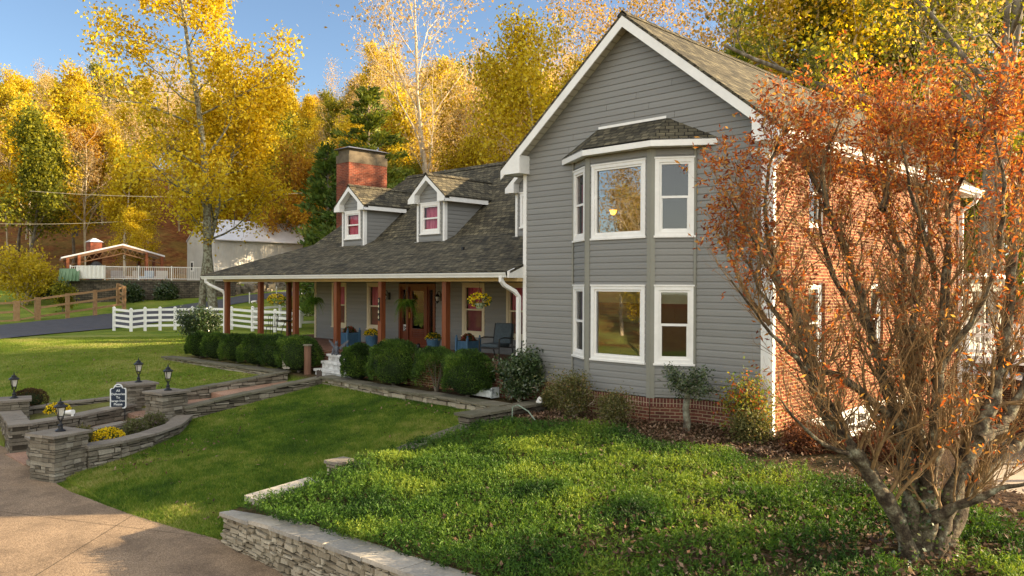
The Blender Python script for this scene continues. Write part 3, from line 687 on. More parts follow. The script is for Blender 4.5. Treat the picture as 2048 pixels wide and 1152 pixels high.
# security lights on posts
def flood(x, y, z, name='flood_light', dirx=-1, label=None):
    e = empty(name, (x, y, z), 0, label, 'flood light')
    mb = MB(); mb.lathe((x, y, z), [(.04, -.01), (.04, .01)], 10); mb.build('mounting_plate', m_white, e)
    for s in (-1, 1):
        mb = MB(); mb.tube([(x, y, z), (x+dirx*.09, y+s*.07, z-.02), (x+dirx*.14, y+s*.10, z-.05)], [.018, .035, .05], 10)
        mb.build('lamp_head', m_white, e)
flood(-26.50, 13.98, 3.42, label='white twin headed flood light on the second porch post'); flood(-29.04, 16.58, 3.35, label='small white flood light on the side porch post')
flood(-7.16, 14.08, 6.62, label='white security floodlight under the right eave of the gable')
# ================================================================ TERRAIN
rng = np.random.default_rng(7); random.seed(5)
v0x, v0y, r0x, r0y = v0.x, v0.y, r0.x, r0.y
def sstep(a, b, x): t = np.clip((x-a)/(b-a), 0, 1); return t*t*(3-2*t)
def vnoise(x, y, s=1., seed=0):
    """cheap smooth value noise, vectorised"""
    x = np.asarray(x, float)*s+seed*17.3; y = np.asarray(y, float)*s-seed*9.1
    def h(i, j): n = np.sin(i*127.1+j*311.7)*43758.5453; return n-np.floor(n)
    xi, yi = np.floor(x), np.floor(y); fx, fy = x-xi, y-yi; fx = fx*fx*(3-2*fx); fy = fy*fy*(3-2*fy)
    return (h(xi, yi)*(1-fx)+h(xi+1, yi)*fx)*(1-fy)+(h(xi, yi+1)*(1-fx)+h(xi+1, yi+1)*fx)*fy
def polar(x, y):
    f = x*v0x+y*v0y; s = x*r0x+y*r0y; ang = np.degrees(np.arctan2(s, f)); rad = np.hypot(f, s)
    return ang, rad*np.cos(np.radians(np.minimum(np.abs(ang), 36)))
def footd(a): return np.interp(a, [-90, -60, -33, -24, -13.6, -9, -5, 0, 33, 60, 90], [90, 85, 80, 84, 86, 62, 52, 46, 42, 60, 120])
edge = [(-34, 4.7), (-26, 5.0), (-21.4, 5.25), (-19.8, 5.18), (-17.6, 4.98), (-16.7, 4.98), (-16.0, 5.06), (-15.3, 5.12), (-14.6, 5.20), (-13.8, 5.32), (-13.07, 5.45), (-12.5, 5.58), (-11.9, 5.70), (-11.7, 5.70), (12, 5.70)]
def zt(x, y):
    x = np.asarray(x, float); y = np.asarray(y, float)
    a, d = polar(x, y)
    ye = y-(np.interp(x, [q_[0] for q_ in edge], [q_[1] for q_ in edge])-5.2)*np.interp(y, [5, 8.7], [1, 0])
    zr = np.interp(ye, [5.17, 5.6, 7, 8.7, 10.5, 12.8], [-.03, .10, .26, .42, .70, 1.05])
    zl = np.interp(y, [4.8, 5.4, 8, 12, 14], [.0, .30, .72, 1.08, 1.2])
    near = np.where(x < -22.5, zl, zr)
    near = near+.03*(vnoise(x, y, .7, 3)-.5)*(y > 5.6)
    far = np.where(a < -6, np.interp(d, [50, 57, 63, 67, 70, 75, 90], [1.25, 1.5, 1.9, 2.4, 2.8, 3.5, 4.6]), 1.2)
    far = far+(vnoise(x, y, .12, 1)-.5)*.25*sstep(30, 45, d)
    z = near+(far-near)*sstep(28, 40, d)*(x < -22.5)
    jn = np.interp(y, [5.7, 8, 12, 14.2], [.48, .78, 1.12, 1.22])+np.clip((x+11.7)*.045, 0, .22)*np.interp(y, [5.7, 9, 12], [1, .5, 0])
    jn = jn-.9*sstep(-1.5, 3, x)
    right = (x > -11.78) & (y > 5.7)
    z = np.where(right, jn, z)
    z = np.where((y > 12.85) & (x > -30.6) & (x < -12.5) & (y < 14.2), 1.24, z)
    z = np.where((y > 13.9) & (x > -33) & (x < -12.4), 1.2, z)
    ap = sstep(15.0, 15.12, y)*(x >= -6.98); slope = sstep(12.5, 17.5, y)*(x > -3.5)
    z = np.where(x > -3.5, z+(-1.0-z)*slope, np.where(x >= -6.98, z+(-1.0-z)*ap, z))
    z = np.where((x > -13.3) & (x < -6.98) & (y > 14.24) & (y < 26.7), -1.05, z)
    z = np.where((y <= 5.2) & (d < 34) & (x > -34), -.03, z); z = np.where((x > -11.8) & (y <= 5.7), -.03, z)
    bx = (x > -22.4) & (x < -17.6) & (y > 5.2) & (y < 9.05)
    z = np.where(bx & (x < -21.0+(y-5)*0) , z-.0, z)
    # hillside
    ft = footd(a); sl_ = np.interp(a, [-33, -13, -5, 0, 33], [.30, .30, .27, .25, .26])*np.interp(a, [-140, -90, -60, 4, 12, 20, 33, 50], [.1, .5, 1, 1, .5, .22, .12, 0])
    u = d-ft; hh = np.where(u > 0, np.interp(u, [0, 10, 70, 95, 130, 250], [0, 1.5, 70, 82, 70, 10]), 0)*sl_
    hh = hh*np.where(x*0+a > -180, 1, 1)
    z = z+hh+np.where(u > 3, (vnoise(x, y, .06, 5)-.5)*3*sstep(3, 25, u), 0)
    # distant ground behind the camera
    z = np.where((d < 0), z, z)
    return z
def axis(lo, hi, n0, n1, st, extra):
    c = list(np.arange(n0, n1+1e-6, st)); s = st; p = n0
    while p > lo: s *= 1.12; p -= s; c.append(p)
    s = st; p = n1
    while p < hi: s *= 1.12; p += s; c.append(p)
    return np.array(sorted(set(np.round(c+extra, 3))))
GX = axis(-420, 200, -46, 4, .35, [-11.82, -11.76, -22.52, -22.48, -7.0, -6.97, -13.28, -12.48, -12.52, -30.62, -30.58, -3.52])
GY = axis(-150, 420, -3, 30, .35, [4.9, 4.97, 5.04, 5.11, 5.19, 5.25, 5.33, 5.4, 5.48, 5.56, 5.63, 5.85, 6.0, 6.5, 7.0, 5.69, 5.72, 12.84, 12.87, 14.22, 14.26, 15.0, 15.12])
gx, gy = np.meshgrid(GX, GY, indexing='xy'); Zg = zt(gx, gy)
V = np.stack([gx.ravel(), gy.ravel(), Zg.ravel()], 1); nx = len(GX); ny = len(GY)
ii = np.arange(nx*ny).reshape(ny, nx)
F = np.stack([ii[:-1, :-1].ravel(), ii[:-1, 1:].ravel(), ii[1:, 1:].ravel(), ii[1:, :-1].ravel()], 1)
def groundmat():
    m, ns, ls, p = nm('lawn_and_forest_floor'); tc = N(ns, 'ShaderNodeTexCoord'); src = tc.outputs['Object']
    big = N(ns, 'ShaderNodeTexNoise', Scale=.55, Detail=8, Roughness=.68); ls.new(src, big.inputs[0])
    rp = ramp(ns, [(.075, .14, .014), (.12, .19, .02), (.18, .23, .03), (.25, .25, .06)], [.34, .46, .58, .70]); ls.new(big.outputs[0], rp.inputs[0])
    fn = N(ns, 'ShaderNodeTexNoise', Scale=22, Detail=6, Roughness=.7); ls.new(src, fn.inputs[0])
    rf = ramp(ns, [(.45,)*3, (1.5,)*3], [.3, .7]); ls.new(fn.outputs[0], rf.inputs[0])
    g = mixc(ns, ls, rp.outputs[0], rf.outputs[0], 1., 'MULTIPLY')
    ln = N(ns, 'ShaderNodeTexNoise', Scale=1.6, Detail=9, Roughness=.75); ls.new(src, ln.inputs[0])
    rl = ramp(ns, [(.06, .024, .012), (.17, .065, .028), (.30, .13, .05), (.42, .22, .09)], [.3, .45, .6, .75]); ls.new(ln.outputs[0], rl.inputs[0])
    a = N(ns, 'ShaderNodeAttribute', attribute_name='zone'); sx = N(ns, 'ShaderNodeSeparateColor'); ls.new(a.outputs['Color'], sx.inputs[0])
    c = mixc(ns, ls, g, rl.outputs[0], sx.outputs[0])
    # bare soil / juniper bed mulch
    mn = N(ns, 'ShaderNodeTexNoise', Scale=16, Detail=6, Roughness=.75); ls.new(src, mn.inputs[0])
    rm = ramp(ns, [(.02, .013, .008), (.07, .042, .024), (.16, .10, .06)], [.35, .55, .72]); ls.new(mn.outputs[0], rm.inputs[0])
    c = mixc(ns, ls, c, rm.outputs[0], sx.outputs[1])
    # dry pale grass of the left lawn
    dr = ramp(ns, [(.19, .22, .05), (.29, .30, .09)], [.35, .65]); ls.new(fn.outputs[0], dr.inputs[0])
    dn = N(ns, 'ShaderNodeTexNoise', Scale=.35, Detail=6, Roughness=.6); ls.new(src, dn.inputs[0]); dq = ramp(ns, [(0,)*3, (1,)*3], [.38, .6]); ls.new(dn.outputs[0], dq.inputs[0])
    mu = N(ns, 'ShaderNodeMath', operation='MULTIPLY'); ls.new(dq.outputs[0], mu.inputs[0]); ls.new(sx.outputs[2], mu.inputs[1])
    c = mixc(ns, ls, c, dr.outputs[0], mu.outputs[0])
    ls.new(c, p.inputs['Base Color']); p.inputs['Roughness'].default_value = 1; p.inputs['Specular IOR Level'].default_value = .1
    nb = N(ns, 'ShaderNodeTexNoise', Scale=30, Detail=5, Roughness=.7); ls.new(src, nb.inputs[0])
    bn = N(ns, 'ShaderNodeBump', Strength=.9, Distance=.05); ls.new(nb.outputs[0], bn.inputs['Height']); ls.new(bn.outputs[0], p.inputs['Normal'])
    return m
ground = npmesh('ground', V, F, groundmat(), smooth=True); struct(ground)
aa, dd = polar(V[:, 0], V[:, 1]); x_, y_ = V[:, 0], V[:, 1]
zf = sstep(-5, 3, dd-footd(aa)+6*(vnoise(x_, y_, .15, 8)-.5)); zf = np.maximum(zf, (y_ < -14)*.8)
zs = ((x_ > -11.85) & (y_ > 5.6)) | ((y_ > 12.85) & (x_ > -30.6) & (x_ < -6) & (y_ < 14.3)) | ((x_ > -23) & (x_ < -17.8) & (y_ > 5.2) & (y_ < 8.9) & (x_ < -17.9-(y_-5.7)*.75)) | ((x_ > -24.6) & (x_ < -21.5) & (y_ > 5.2) & (y_ < 8.6))
za = np.interp(x_, [-34, -26, -22.6, -22.4], [1, .95, .8, .12])*(y_ < 45)
za = za*np.where(dd > 44, .35, 1)
zc = np.stack([zf, zs.astype(float), za, np.ones_like(zf)], 1).astype(np.float32)
ca = ground.data.attributes.new('zone', 'FLOAT_COLOR', 'POINT'); ca.data.foreach_set('color', zc.ravel())
# driveway of exposed aggregate
def aggmat(name, c):
    m, ns, ls, p = nm(name); tc = N(ns, 'ShaderNodeTexCoord'); src = tc.outputs['Object']
    vo = N(ns, 'ShaderNodeTexVoronoi', Scale=85); ls.new(src, vo.inputs[0])
    rp = ramp(ns, [c[0], c[1], c[2]], [0, .5, 1]); sp = N(ns, 'ShaderNodeSeparateColor'); ls.new(vo.outputs['Color'], sp.inputs[0]); ls.new(sp.outputs[0], rp.inputs[0])
    no = N(ns, 'ShaderNodeTexNoise', Scale=.9, Detail=9, Roughness=.7); ls.new(src, no.inputs[0]); rf = ramp(ns, [(.5, .47, .44), (.98, .95, .92), (1.3, 1.27, 1.24)], [.32, .5, .7]); ls.new(no.outputs[0], rf.inputs[0])
    cc = mixc(ns, ls, rp.outputs[0], rf.outputs[0], 1., 'MULTIPLY')
    ls.new(cc, p.inputs['Base Color']); p.inputs['Roughness'].default_value = .85
    bn = N(ns, 'ShaderNodeBump', Strength=.5, Distance=.006); ls.new(vo.outputs['Distance'], bn.inputs['Height']); ls.new(bn.outputs[0], p.inputs['Normal']); return m
m_agg = aggmat('exposed_aggregate', [(.13, .088, .054), (.23, .165, .105), (.34, .25, .165)])
m_path = aggmat('aggregate_path', [(.20, .11, .075), (.32, .19, .13), (.42, .28, .20)])
mb = MB()
joints = []
for i in range(len(edge)-1):
    (xa, ya), (xb, yb_) = edge[i], edge[i+1]
    mb.poly([(xa, -8, .004), (xb, -8, .004), (xb, yb_, .004), (xa, ya, .004)])
struct(mb.build('driveway', m_agg, None))
mb = MB()
def strip(p0, p1, w_, z, r=None):
    p0, p1 = Vector((*p0, z)), Vector((*p1, z)); t = (p1-p0).normalized(); n = Vector((-t.y, t.x, 0))*w_/2
    mb.poly([p0-n, p1-n, p1+n, p0+n])
strip((-20.5, 1.5), (-12.2, 5.6), .008, .009); strip((-14.2, 5.2), (-10.0, 1.0), .008, .010)
struct(mb.build('driveway_joints', m_mortar, None))
# asphalt lane: near and far edges
def cp(xp, yp, d):   # point on the ground at depth d along the sight line of the survey
    q = Vector((0, 0, CAMZ))+(vv+rr*(xp-1024)/1584-uu*(yp-576)/1584)*d; return q
rn = [(-70, 690, 36), (0, 680, 39), (100, 668, 44), (200, 656, 49), (330, 640, 55), (400, 626, 60.5), (462, 613, 66), (530, 603, 69), (600, 592, 71.5), (700, 583, 76), (850, 572, 84)]
rf_ = [(-70, 653, 50), (0, 650, 52), (100, 641, 56), (200, 632, 60), (300, 620, 63.5), (390, 608, 66.7), (440, 603, 68.5), (480, 597, 70.5), (560, 589, 73), (640, 582, 75.5), (850, 566, 88)]
A1 = [cp(*p) for p in rn]; A2 = [cp(*p) for p in rf_]
def densify(P, k=10):
    o = []
    for i in range(len(P)-1): o += [P[i].lerp(P[i+1], j/k) for j in range(k)]
    return o+[P[-1]]
A1 = densify(A1); A2 = densify(A2)
mb = MB()
for i in range(len(A1)-1):
    q = []
    a0, a1, b0, b1 = A1[i], A1[i+1], A2[i], A2[i+1]
    for j in range(8):
        u, v = j/8, (j+1)/8
        P = [a0.lerp(b0, u), a1.lerp(b1, u), a1.lerp(b1, v), a0.lerp(b0, v)]
        mb.poly([(p.x, p.y, float(zt(p.x, p.y))+.05) for p in P][::-1])
struct(mb.build('asphalt_lane', M('asphalt', [(.055, .058, .07), (.085, .088, .10)], scale=2, rough=.85, fine=(60, .25)), None, smooth=True))
# garage apron
mb = MB(); mb.box(-7.0, 8, 15.3, 40, -1.2, -.985); struct(mb.build('garage_apron', M('concrete', [(.30, .26, .21), (.42, .37, .30)], scale=1.2, rough=.9, fine=(50, .12)), None))
# ================================================================ STONE WALLS
def stonewall(mb, P, th, course=.085, lmin=.16, lmax=.46, seed=0, sink=.25, mcore=1, jit=.022, foot=None):
    """P: list of (x,y,ztop). Fills from the ground (minus sink) up to ztop."""
    rg = random.Random(seed)
    for i in range(len(P)-1):
        a = Vector((P[i][0], P[i][1], 0)); b = Vector((P[i+1][0], P[i+1][1], 0)); L = (b-a).length; t = (b-a)/L; n = Vector((t.y, -t.x, 0))
        zb0 = (foot if foot is not None else min(float(zt(*(a+n*s)[:2])) for s in (-.45, 0, .45)))-sink
        zb1 = (foot if foot is not None else min(float(zt(*(b+n*s)[:2])) for s in (-.45, 0, .45)))-sink
        za, zb = P[i][2], P[i+1][2]; low = min(zb0, zb1)
        c0, c1 = a-n*(th/2-.05), b-n*(th/2-.05); d0, d1 = a+n*(th/2-.05), b+n*(th/2-.05)
        mb.hexa([(d0.x, d0.y, low), (d1.x, d1.y, low), (c1.x, c1.y, low), (c0.x, c0.y, low)], [(d0.x, d0.y, za-.01), (d1.x, d1.y, zb-.01), (c1.x, c1.y, zb-.01), (c0.x, c0.y, za-.01)], mcore, 0)
        z = low
        while z < max(za, zb)-.015:
            h = course*rg.uniform(.6, 1.5); u = -rg.uniform(0, .15)
            while u < L:
                l = rg.uniform(lmin, lmax)*(1.3 if rg.random() < .15 else 1); ua, ub = max(u, 0), min(u+l, L); u += l
                if ub-ua < .03: continue
                um = (ua+ub)/2/L; zt_ = lerp(za, zb, um); zbt = lerp(zb0, zb1, um)
                if z+h < zbt-.05 or z > zt_-.02: continue
                top = min(z+h, zt_)
                j = lambda s=jit: rg.uniform(-s, s)
                g = .010; o1 = th/2+j(); o2 = th/2+j(); sk = j(.012)
                q = lambda uu_, dd_, zz_: (a.x+t.x*uu_+n.x*dd_, a.y+t.y*uu_+n.y*dd_, zz_)
                e0 = 0 if ua > 0 else -abs(j()); e1 = 0 if ub < L else abs(j())
                rr_ = rg.random()
                bo = [q(ua+g+e0, o1+j(.008), z+g+sk), q(ub-g+e1, o1+j(.008), z+g-sk), q(ub-g+e1, -o2+j(.008), z+g-sk), q(ua+g+e0, -o2+j(.008), z+g+sk)]
                tp = [q(ua+g+e0+j(.012), o1+j(.014), top-g+j(.012)), q(ub-g+e1+j(.012), o1+j(.014), top-g+j(.012)), q(ub-g+e1, -o2+j(.014), top-g), q(ua+g+e0, -o2+j(.014), top-g)]
                mb.hexa(bo, tp, 0, rr_)
            z += h
def caps(mb, P, w_, th=.055, seed=0, lmin=.55, lmax=1.0, over=0):
    rg = random.Random(seed)
    for i in range(len(P)-1):
        a = Vector(P[i]); b = Vector(P[i+1]); L = (b-a).length; t = (b-a)/L; n = Vector((t.y, -t.x, 0)).normalized(); u = -over
        while u < L+over-.02:
            l = rg.uniform(lmin, lmax); ub = min(u+l, L+over)
            if L+over-ub < .2: ub = L+over
            j = lambda s=.018: rg.uniform(-s, s); dz = j(.012)
            A0 = a+t*(u+.008); B0 = a+t*(ub-.008)
            lo = [A0+n*(w_/2+j()), B0+n*(w_/2+j()), B0-n*(w_/2+j()), A0-n*(w_/2+j())]
            lo = [p+Vector((0, 0, dz)) for p in lo]; hi = [p+Vector((j(.004), j(.004), th)) for p in lo]
            mb.hexa(lo, hi, 0); u = ub
def pier(name, cx, cy, sz, rot, top, foot, label, seed):
    e = empty(name, (cx, cy, foot), 0, label, 'stone pillar', 'stone lamp pillars of the entrance walk')
    mb = MB(); c, s = math.cos(R(rot)), math.sin(R(rot)); h = sz/2-.11
    L = lambda u, v: (cx+c*u-s*v, cy+s*u+c*v)
    k = sz/2
    rg = random.Random(seed); z = foot-.3
    mb.hexa([(*L(-k+.06, -k+.06), z), (*L(k-.06, -k+.06), z), (*L(k-.06, k-.06), z), (*L(-k+.06, k-.06), z)], [(*L(-k+.06, -k+.06), top-.06), (*L(k-.06, -k+.06), top-.06), (*L(k-.06, k-.06), top-.06), (*L(-k+.06, k-.06), top-.06)], 1, 0)
    par = 0
    while z < top-.07:
        hh = rg.uniform(.045, .105); tp = min(z+hh, top-.058); par ^= 1
        for side in range(4):
            cs, sn = [(1, 0), (0, 1), (-1, 0), (0, -1)][side]
            u = -k+(0 if (side+par) % 2 else .16)
            end = k-(0 if (side+par) % 2 else .16)
            while u < end-.02:
                ub = min(u+rg.uniform(.12, .42), end)
                if end-ub < .07: ub = end
                j = lambda s=.018: rg.uniform(-s, s); d = -k-j(); g = .006
                W = lambda a, b: L(a*cs-b*sn, a*sn+b*cs)
                bo = [(*W(u+g, d+j(.008)), z+g), (*W(ub-g, d+j(.008)), z+g+j(.006)), (*W(ub-g, d+.17), z+g), (*W(u+g, d+.17), z+g)]
                tq = [(*W(u+g, d+j(.012)), tp-g+j(.008)), (*W(ub-g, d+j(.012)), tp-g+j(.008)), (*W(ub-g, d+.17), tp-g), (*W(u+g, d+.17), tp-g)]
                mb.hexa(bo, tq, 0, rg.random()); u = ub
        z += hh
    mb.build('pillar_shaft', [m_stone, m_mortar], e)
    mb = MB(); o = k+.055; cut = rg.uniform(-.1, .1)
    for (a, b) in ((-o, cut-.003), (cut+.003, o)):
        lo = [(*L(a, -o), top-.055), (*L(b, -o), top-.055), (*L(b, o), top-.055), (*L(a, o), top-.055)]
        mb.hexa([(p[0]+rg.uniform(-.01, .01), p[1]+rg.uniform(-.01, .01), p[2]) for p in lo], [(p[0], p[1], top+rg.uniform(-.004, .004)) for p in lo], 0)
    mb.build('capstone', m_capst, e); return e
def lantern(cx, cy, z, label, group):
    e = empty('pillar_lantern', (cx, cy, z), 0, label, 'lantern', group)
    mb = MB(); mb.lathe((cx, cy, z), [(.10, 0), (.10, .018), (.075, .035), (.045, .055), (.04, .10), (.052, .12), (.03, .14), (.022, .19), (.03, .20), (.018, .215)], 12)
    for k in range(4):
        a = R(45+90*k); c, s = math.cos(a), math.sin(a)
        mb.tube([(cx+.015*c, cy+.015*s, z+.21), (cx+.055*c, cy+.055*s, z+.26), (cx+.06*c, cy+.06*s, z+.30), (cx+.075*c, cy+.075*s, z+.36), (cx+.105*c, cy+.105*s, z+.50)], .009, 5)
    mb.lathe((cx, cy, z), [(.02, .29), (.05, .30), (.058, .315)], 8)
    mb.build('stem', m_black, e)
    mb = MB(); mb.lathe((cx, cy, z), [(.05, .312), (.062, .36), (.088, .50)], 4); mb.build('lamp_glass', m_frost, e)
    mb = MB(); mb.lathe((cx, cy, z), [(.125, .495), (.13, .512), (.105, .535), (.06, .565), (.058, .585), (.066, .592), (.03, .61), (.014, .625), (.018, .645), (.008, .665), (.004, .70)], 8); mb.build('lantern_roof', m_black, e)
    return e
G4 = 'black lanterns on the stone pillars'
pier('stone_pillar', -18.13, 5.19, .76, 20, .95, 0, 'front stone pillar beside the driveway and the yellow flowers', 1)
pier('stone_pillar', -20.94, 8.53, .74, 12, 1.22, .5, 'stone pillar at the start of the long walk, on its right side', 2)
pier('stone_pillar', -22.85, 8.50, .72, 3, 1.27, .6, 'stone pillar just behind the delivery sign', 3)
pier('stone_pillar', -24.0, 5.75, .76, -14, .98, .1, 'stone pillar cut off by the left edge of the photo', 4)
for (x, y, z, l) in ((-18.16, 5.22, .95, 'black lantern in front of the yellow flowers, on the pillar nearest the driveway'), (-20.98, 8.58, 1.22, 'black lantern on the right pillar at the start of the long walk'),
                     (-22.85, 8.53, 1.27, 'black lantern on the pillar behind the delivery sign'), (-23.97, 5.78, .98, 'black lantern cut off by the left edge of the photo')): lantern(x, y, z, l, G4)
def wallobj(name, label, P, th, capw, mats, seed, cat='stone wall', capth=.055, **k):
    e = empty(name, (P[0][0], P[0][1], float(zt(P[0][0], P[0][1]))), 0, label, cat)
    mb = MB(); Q = [(p[0], p[1], p[2]-capth) for p in P]; stonewall(mb, Q, th, seed=seed, **k); mb.build('stonework', [mats[0], m_mortar], e)
    mb = MB(); caps(mb, Q, capw, capth, seed=seed, over=.04); mb.build('capstones', mats[1], e); return e
SW = (m_stone, m_capst)
wallobj('stone_wall', 'short low stone wall between the front pillar and the entrance gap', [(-18.45, 5.20, .66), (-19.80, 5.24, .66)], .42, .50, SW, 11, foot=0)
wallobj('stone_wall', 'low stone wall block left of the entrance gap, at the left photo edge', [(-21.35, 5.28, .68), (-23.6, 5.6, .70)], .42, .50, SW, 12, foot=0)
wallobj('stone_wall', 'low stone wall leading up the left side of the entrance steps', [(-21.55, 5.45, .68), (-21.75, 6.6, .71), (-22.45, 8.15, .76)], .34, .42, SW, 13)
wallobj('stone_wall', 'curved stone retaining wall around the right flower bed, down to the lawn', [(-17.98, 5.62, .62), (-18.12, 6.3, .62), (-18.55, 7.15, .62), (-19.25, 8.0, .62), (-20.35, 8.75, .62)], .34, .42, SW, 14)
wallobj('stone_wall', 'low hidden kerb wall between the entrance steps and the right flower bed', [(-20.0, 5.5, .52), (-20.3, 6.6, .56), (-20.72, 8.15, .64)], .24, .30, SW, 15)
wallobj('stone_wall', 'outer kerb wall of the left flower bed against the lawn', [(-24.5, 6.0, .62), (-24.2, 7.2, .74), (-23.35, 8.45, .86)], .24, .30, SW, 16)
wallobj('walk_wall', 'long low stone wall on the right side of the walk to the porch steps', [(-20.62, 8.85, .80), (-20.60, 10.6, 1.02), (-20.52, 12.85, 1.28)], .28, .36, (m_stone, m_capdk), 17)
wallobj('walk_wall', 'long low stone wall on the left side of the walk to the porch steps', [(-22.62, 8.80, .86), (-22.50, 10.6, 1.08), (-22.25, 12.75, 1.32)], .28, .36, (m_stone, m_capdk), 18)
wallobj('bed_wall', 'mossy low stone edging in front of the shrubs, between porch steps and gable', [(-20.45, 13.0, 1.30), (-17.0, 12.88, 1.29), (-12.75, 12.85, 1.29)], .30, .46, (m_stonelt, m_capdk), 19)
wallobj('bed_wall', 'mossy low stone edging in front of the row of six clipped shrubs', [(-22.35, 12.72, 1.31), (-26.5, 12.6, 1.29), (-30.6, 12.5, 1.27)], .30, .46, (m_stonelt, m_capdk), 20)
wallobj('bed_wall', 'dark capped stone wall end jutting toward the juniper beside the gable', [(-12.50, 11.35, 1.27), (-12.62, 14.0, 1.27)], .34, .50, (m_stone, m_capdk), 21)
CW = (m_stonelt, m_caplt)
wallobj('retaining_wall', 'pale stone retaining wall along the driveway under the juniper', [(-11.72, 5.80, .50), (-10.2, 5.80, .60), (-8.0, 5.80, .72), (-5.0, 5.80, .84), (-1, 5.80, .9), (4, 5.80, .95)], .34, .44, CW, 22, foot=0, course=.062, lmin=.08, lmax=.30, jit=.03)
wallobj('retaining_wall', 'stepped end of the pale retaining wall, climbing beside the lawn', [(-11.72, 6.12, .62), (-11.68, 7.2, .72)], .32, .40, CW, 23, capth=.09)
wallobj('retaining_wall', 'lone capped stone stub beside the lawn at the juniper edge', [(-11.95, 7.75, .90), (-11.98, 8.1, .90)], .28, .38, (m_stonelt, m_capst), 24)
wallobj('retaining_wall', 'stone edge between the lawn and the juniper, mostly overgrown', [(-11.92, 8.2, .74), (-12.35, 11.2, 1.06)], .28, .34, (m_stone, m_capdk), 25)
mb = MB()
for k in range(11):
    z = -1.0+.19*k; mb.box(-6.85+random.uniform(0, .03), -3.5, 14.97, 15.12, z+.004, z+.186)
tw = mb.build('timber_wall', M('dark_timber', [(.045, .035, .028), (.10, .08, .065)], scale=3, rough=.9, stretch=(.6, 5, 5), bump=.3), None); tag(tw, 'dark timber retaining wall dropping to the garage apron', 'retaining wall')
# walk, landings and steps
mb = MB()
mb.box(-21.34, -19.82, 4.98, 5.9, -.1, .03); mb.box(-21.5, -20.1, 5.9, 7.0, -.1, .20)
mb.box(-22.2, -20.5, 7.0, 8.0, -.1, .37); mb.box(-22.4, -20.6, 8.0, 9.0, .0, .54)
mb.box(-22.45, -20.7, 9.0, 10.4, .2, .70)
mb.hexa([(-22.45, 10.4, .3), (-20.7, 10.4, .3), (-20.6, 13.1, .5), (-22.2, 13.1, .5)][::1], [(-22.45, 10.4, .86), (-20.7, 10.4, .86), (-20.6, 13.1, 1.06), (-22.2, 13.1, 1.06)])
struct(mb.build('path', m_path, None))
e = empty('porch_steps', (-20.8, 13.3, 1.0), 0, 'broad weathered white stone steps up to the porch', 'steps')
for k, (y, z, xl, xr) in enumerate(((12.98, 1.22, -21.42, -20.0), (13.22, 1.43, -21.46, -19.75), (13.46, 1.65, -21.46, -19.8), (13.66, 1.86, -21.42, -19.9))):
    mb = MB(); rg = random.Random(k); j = lambda: rg.uniform(-.02, .02)
    mb.hexa([(xl+j(), y+j(), z-.08), (xr+j(), y+j(), z-.08), (xr, 13.79, z-.08), (xl, 13.79, z-.08)], [(xl+j(), y+j(), z), (xr+j(), y+j(), z), (xr, 13.79, z), (xl, 13.79, z)])
    mb.build('tread', m_step, e, bevel=.012)
    mb = MB(); mb.box(xl+.05, xr-.05, y+.045, 13.78, z-.22, z-.082); mb.build('riser', m_step, e)
mb = MB(); mb.lathe((-21.62, 13.12, 1.2), [(.11, 0), (.11, .92)], 8); gp = mb.build('timber_bollard', M('weathered_timber', [(.13, .065, .04), (.24, .13, .085)], scale=3, rough=.8, stretch=(6, 6, .6), bump=.3), None)
tag(gp, 'square weathered timber post left of the porch steps', 'post')
mb = MB(); mb.lathe((-21.62, 13.12, 2.12), [(.145, 0), (.145, .035), (.12, .05)], 8); mb.build('post_cap', m_capdk, gp)
# ================================================================ white rail fence
def vinyl(P, label, h=1.25, rails=4, name='white_rail_fence', group=None):
    e = empty(name, P[0], 0, label, 'fence', group)
    for i, p in enumerate(P):
        mb = MB(); mb.box(p[0]-.07, p[0]+.07, p[1]-.07, p[1]+.07, p[2]-.3, p[2]+h); mb.lathe((p[0], p[1], p[2]+h), [(.11, 0), (.11, .03), (.02, .1)], 4); mb.build('post', m_white, e)
        if i < len(P)-1:
            q = P[i+1]; a, b = Vector(p), Vector(q); t = (b-a); t.z = 0; t.normalize(); n = Vector((t.y, -t.x, 0))*.025
            for r_ in range(rails):
                z0 = .12+r_*(h-.28)/(rails-1)
                mb = MB(); o = Vector((0, 0, z0)); u = Vector((0, 0, .14))
                A_, B_ = a+t*.07+o, b-t*.07+o
                mb.hexa([A_+n, B_+n, B_-n, A_-n], [A_+n+u, B_+n+u, B_-n+u, A_-n+u]); mb.build('rail', m_white, e)
    return e
def gp_(xp, yp, d): q = cp(xp, yp, d); return (q.x, q.y, q.z)
fp = [(228, 657, 48.3), (262, 661, 47.6), (290, 658, 48.2), (320, 657, 48.6), (350, 656.5, 49), (385, 655.5, 49.4), (421, 655, 49.8), (463, 656, 49.2), (505, 661, 47.5), (550, 664, 46.2), (592, 668, 45)]
vinyl([gp_(*p) for p in fp], 'white four rail vinyl fence zigzagging beyond the lawn')
vinyl([gp_(505, 655, 49.5), gp_(560, 649, 51.5), gp_(598, 645, 53)], 'white vinyl fence section rising behind the porch corner post')
e = empty('white_gate', gp_(600, 652, 50), 0, 'white vinyl gate with diagonal braces by the house corner', 'gate')
g0, g1 = Vector(gp_(600, 652, 50)), Vector(gp_(636, 651, 51)); tt = (g1-g0).normalized(); tt.z = 0; nn = Vector((tt.y, -tt.x, 0))
mb = MB(); Lg = (g1-g0).length
mb.obox(g0, tt, nn, -.08, .08, -.1, 1.42, -.08, .08); mb.build('gate_post', m_white, e)
mb = MB()
for z0 in (.15, .62, 1.12): mb.obox(g0, tt, nn, .1, Lg+.5, z0, z0+.15, -.03, .03)
mb.obox(g0, tt, nn, .1, .22, .30, 1.12, -.028, .028)
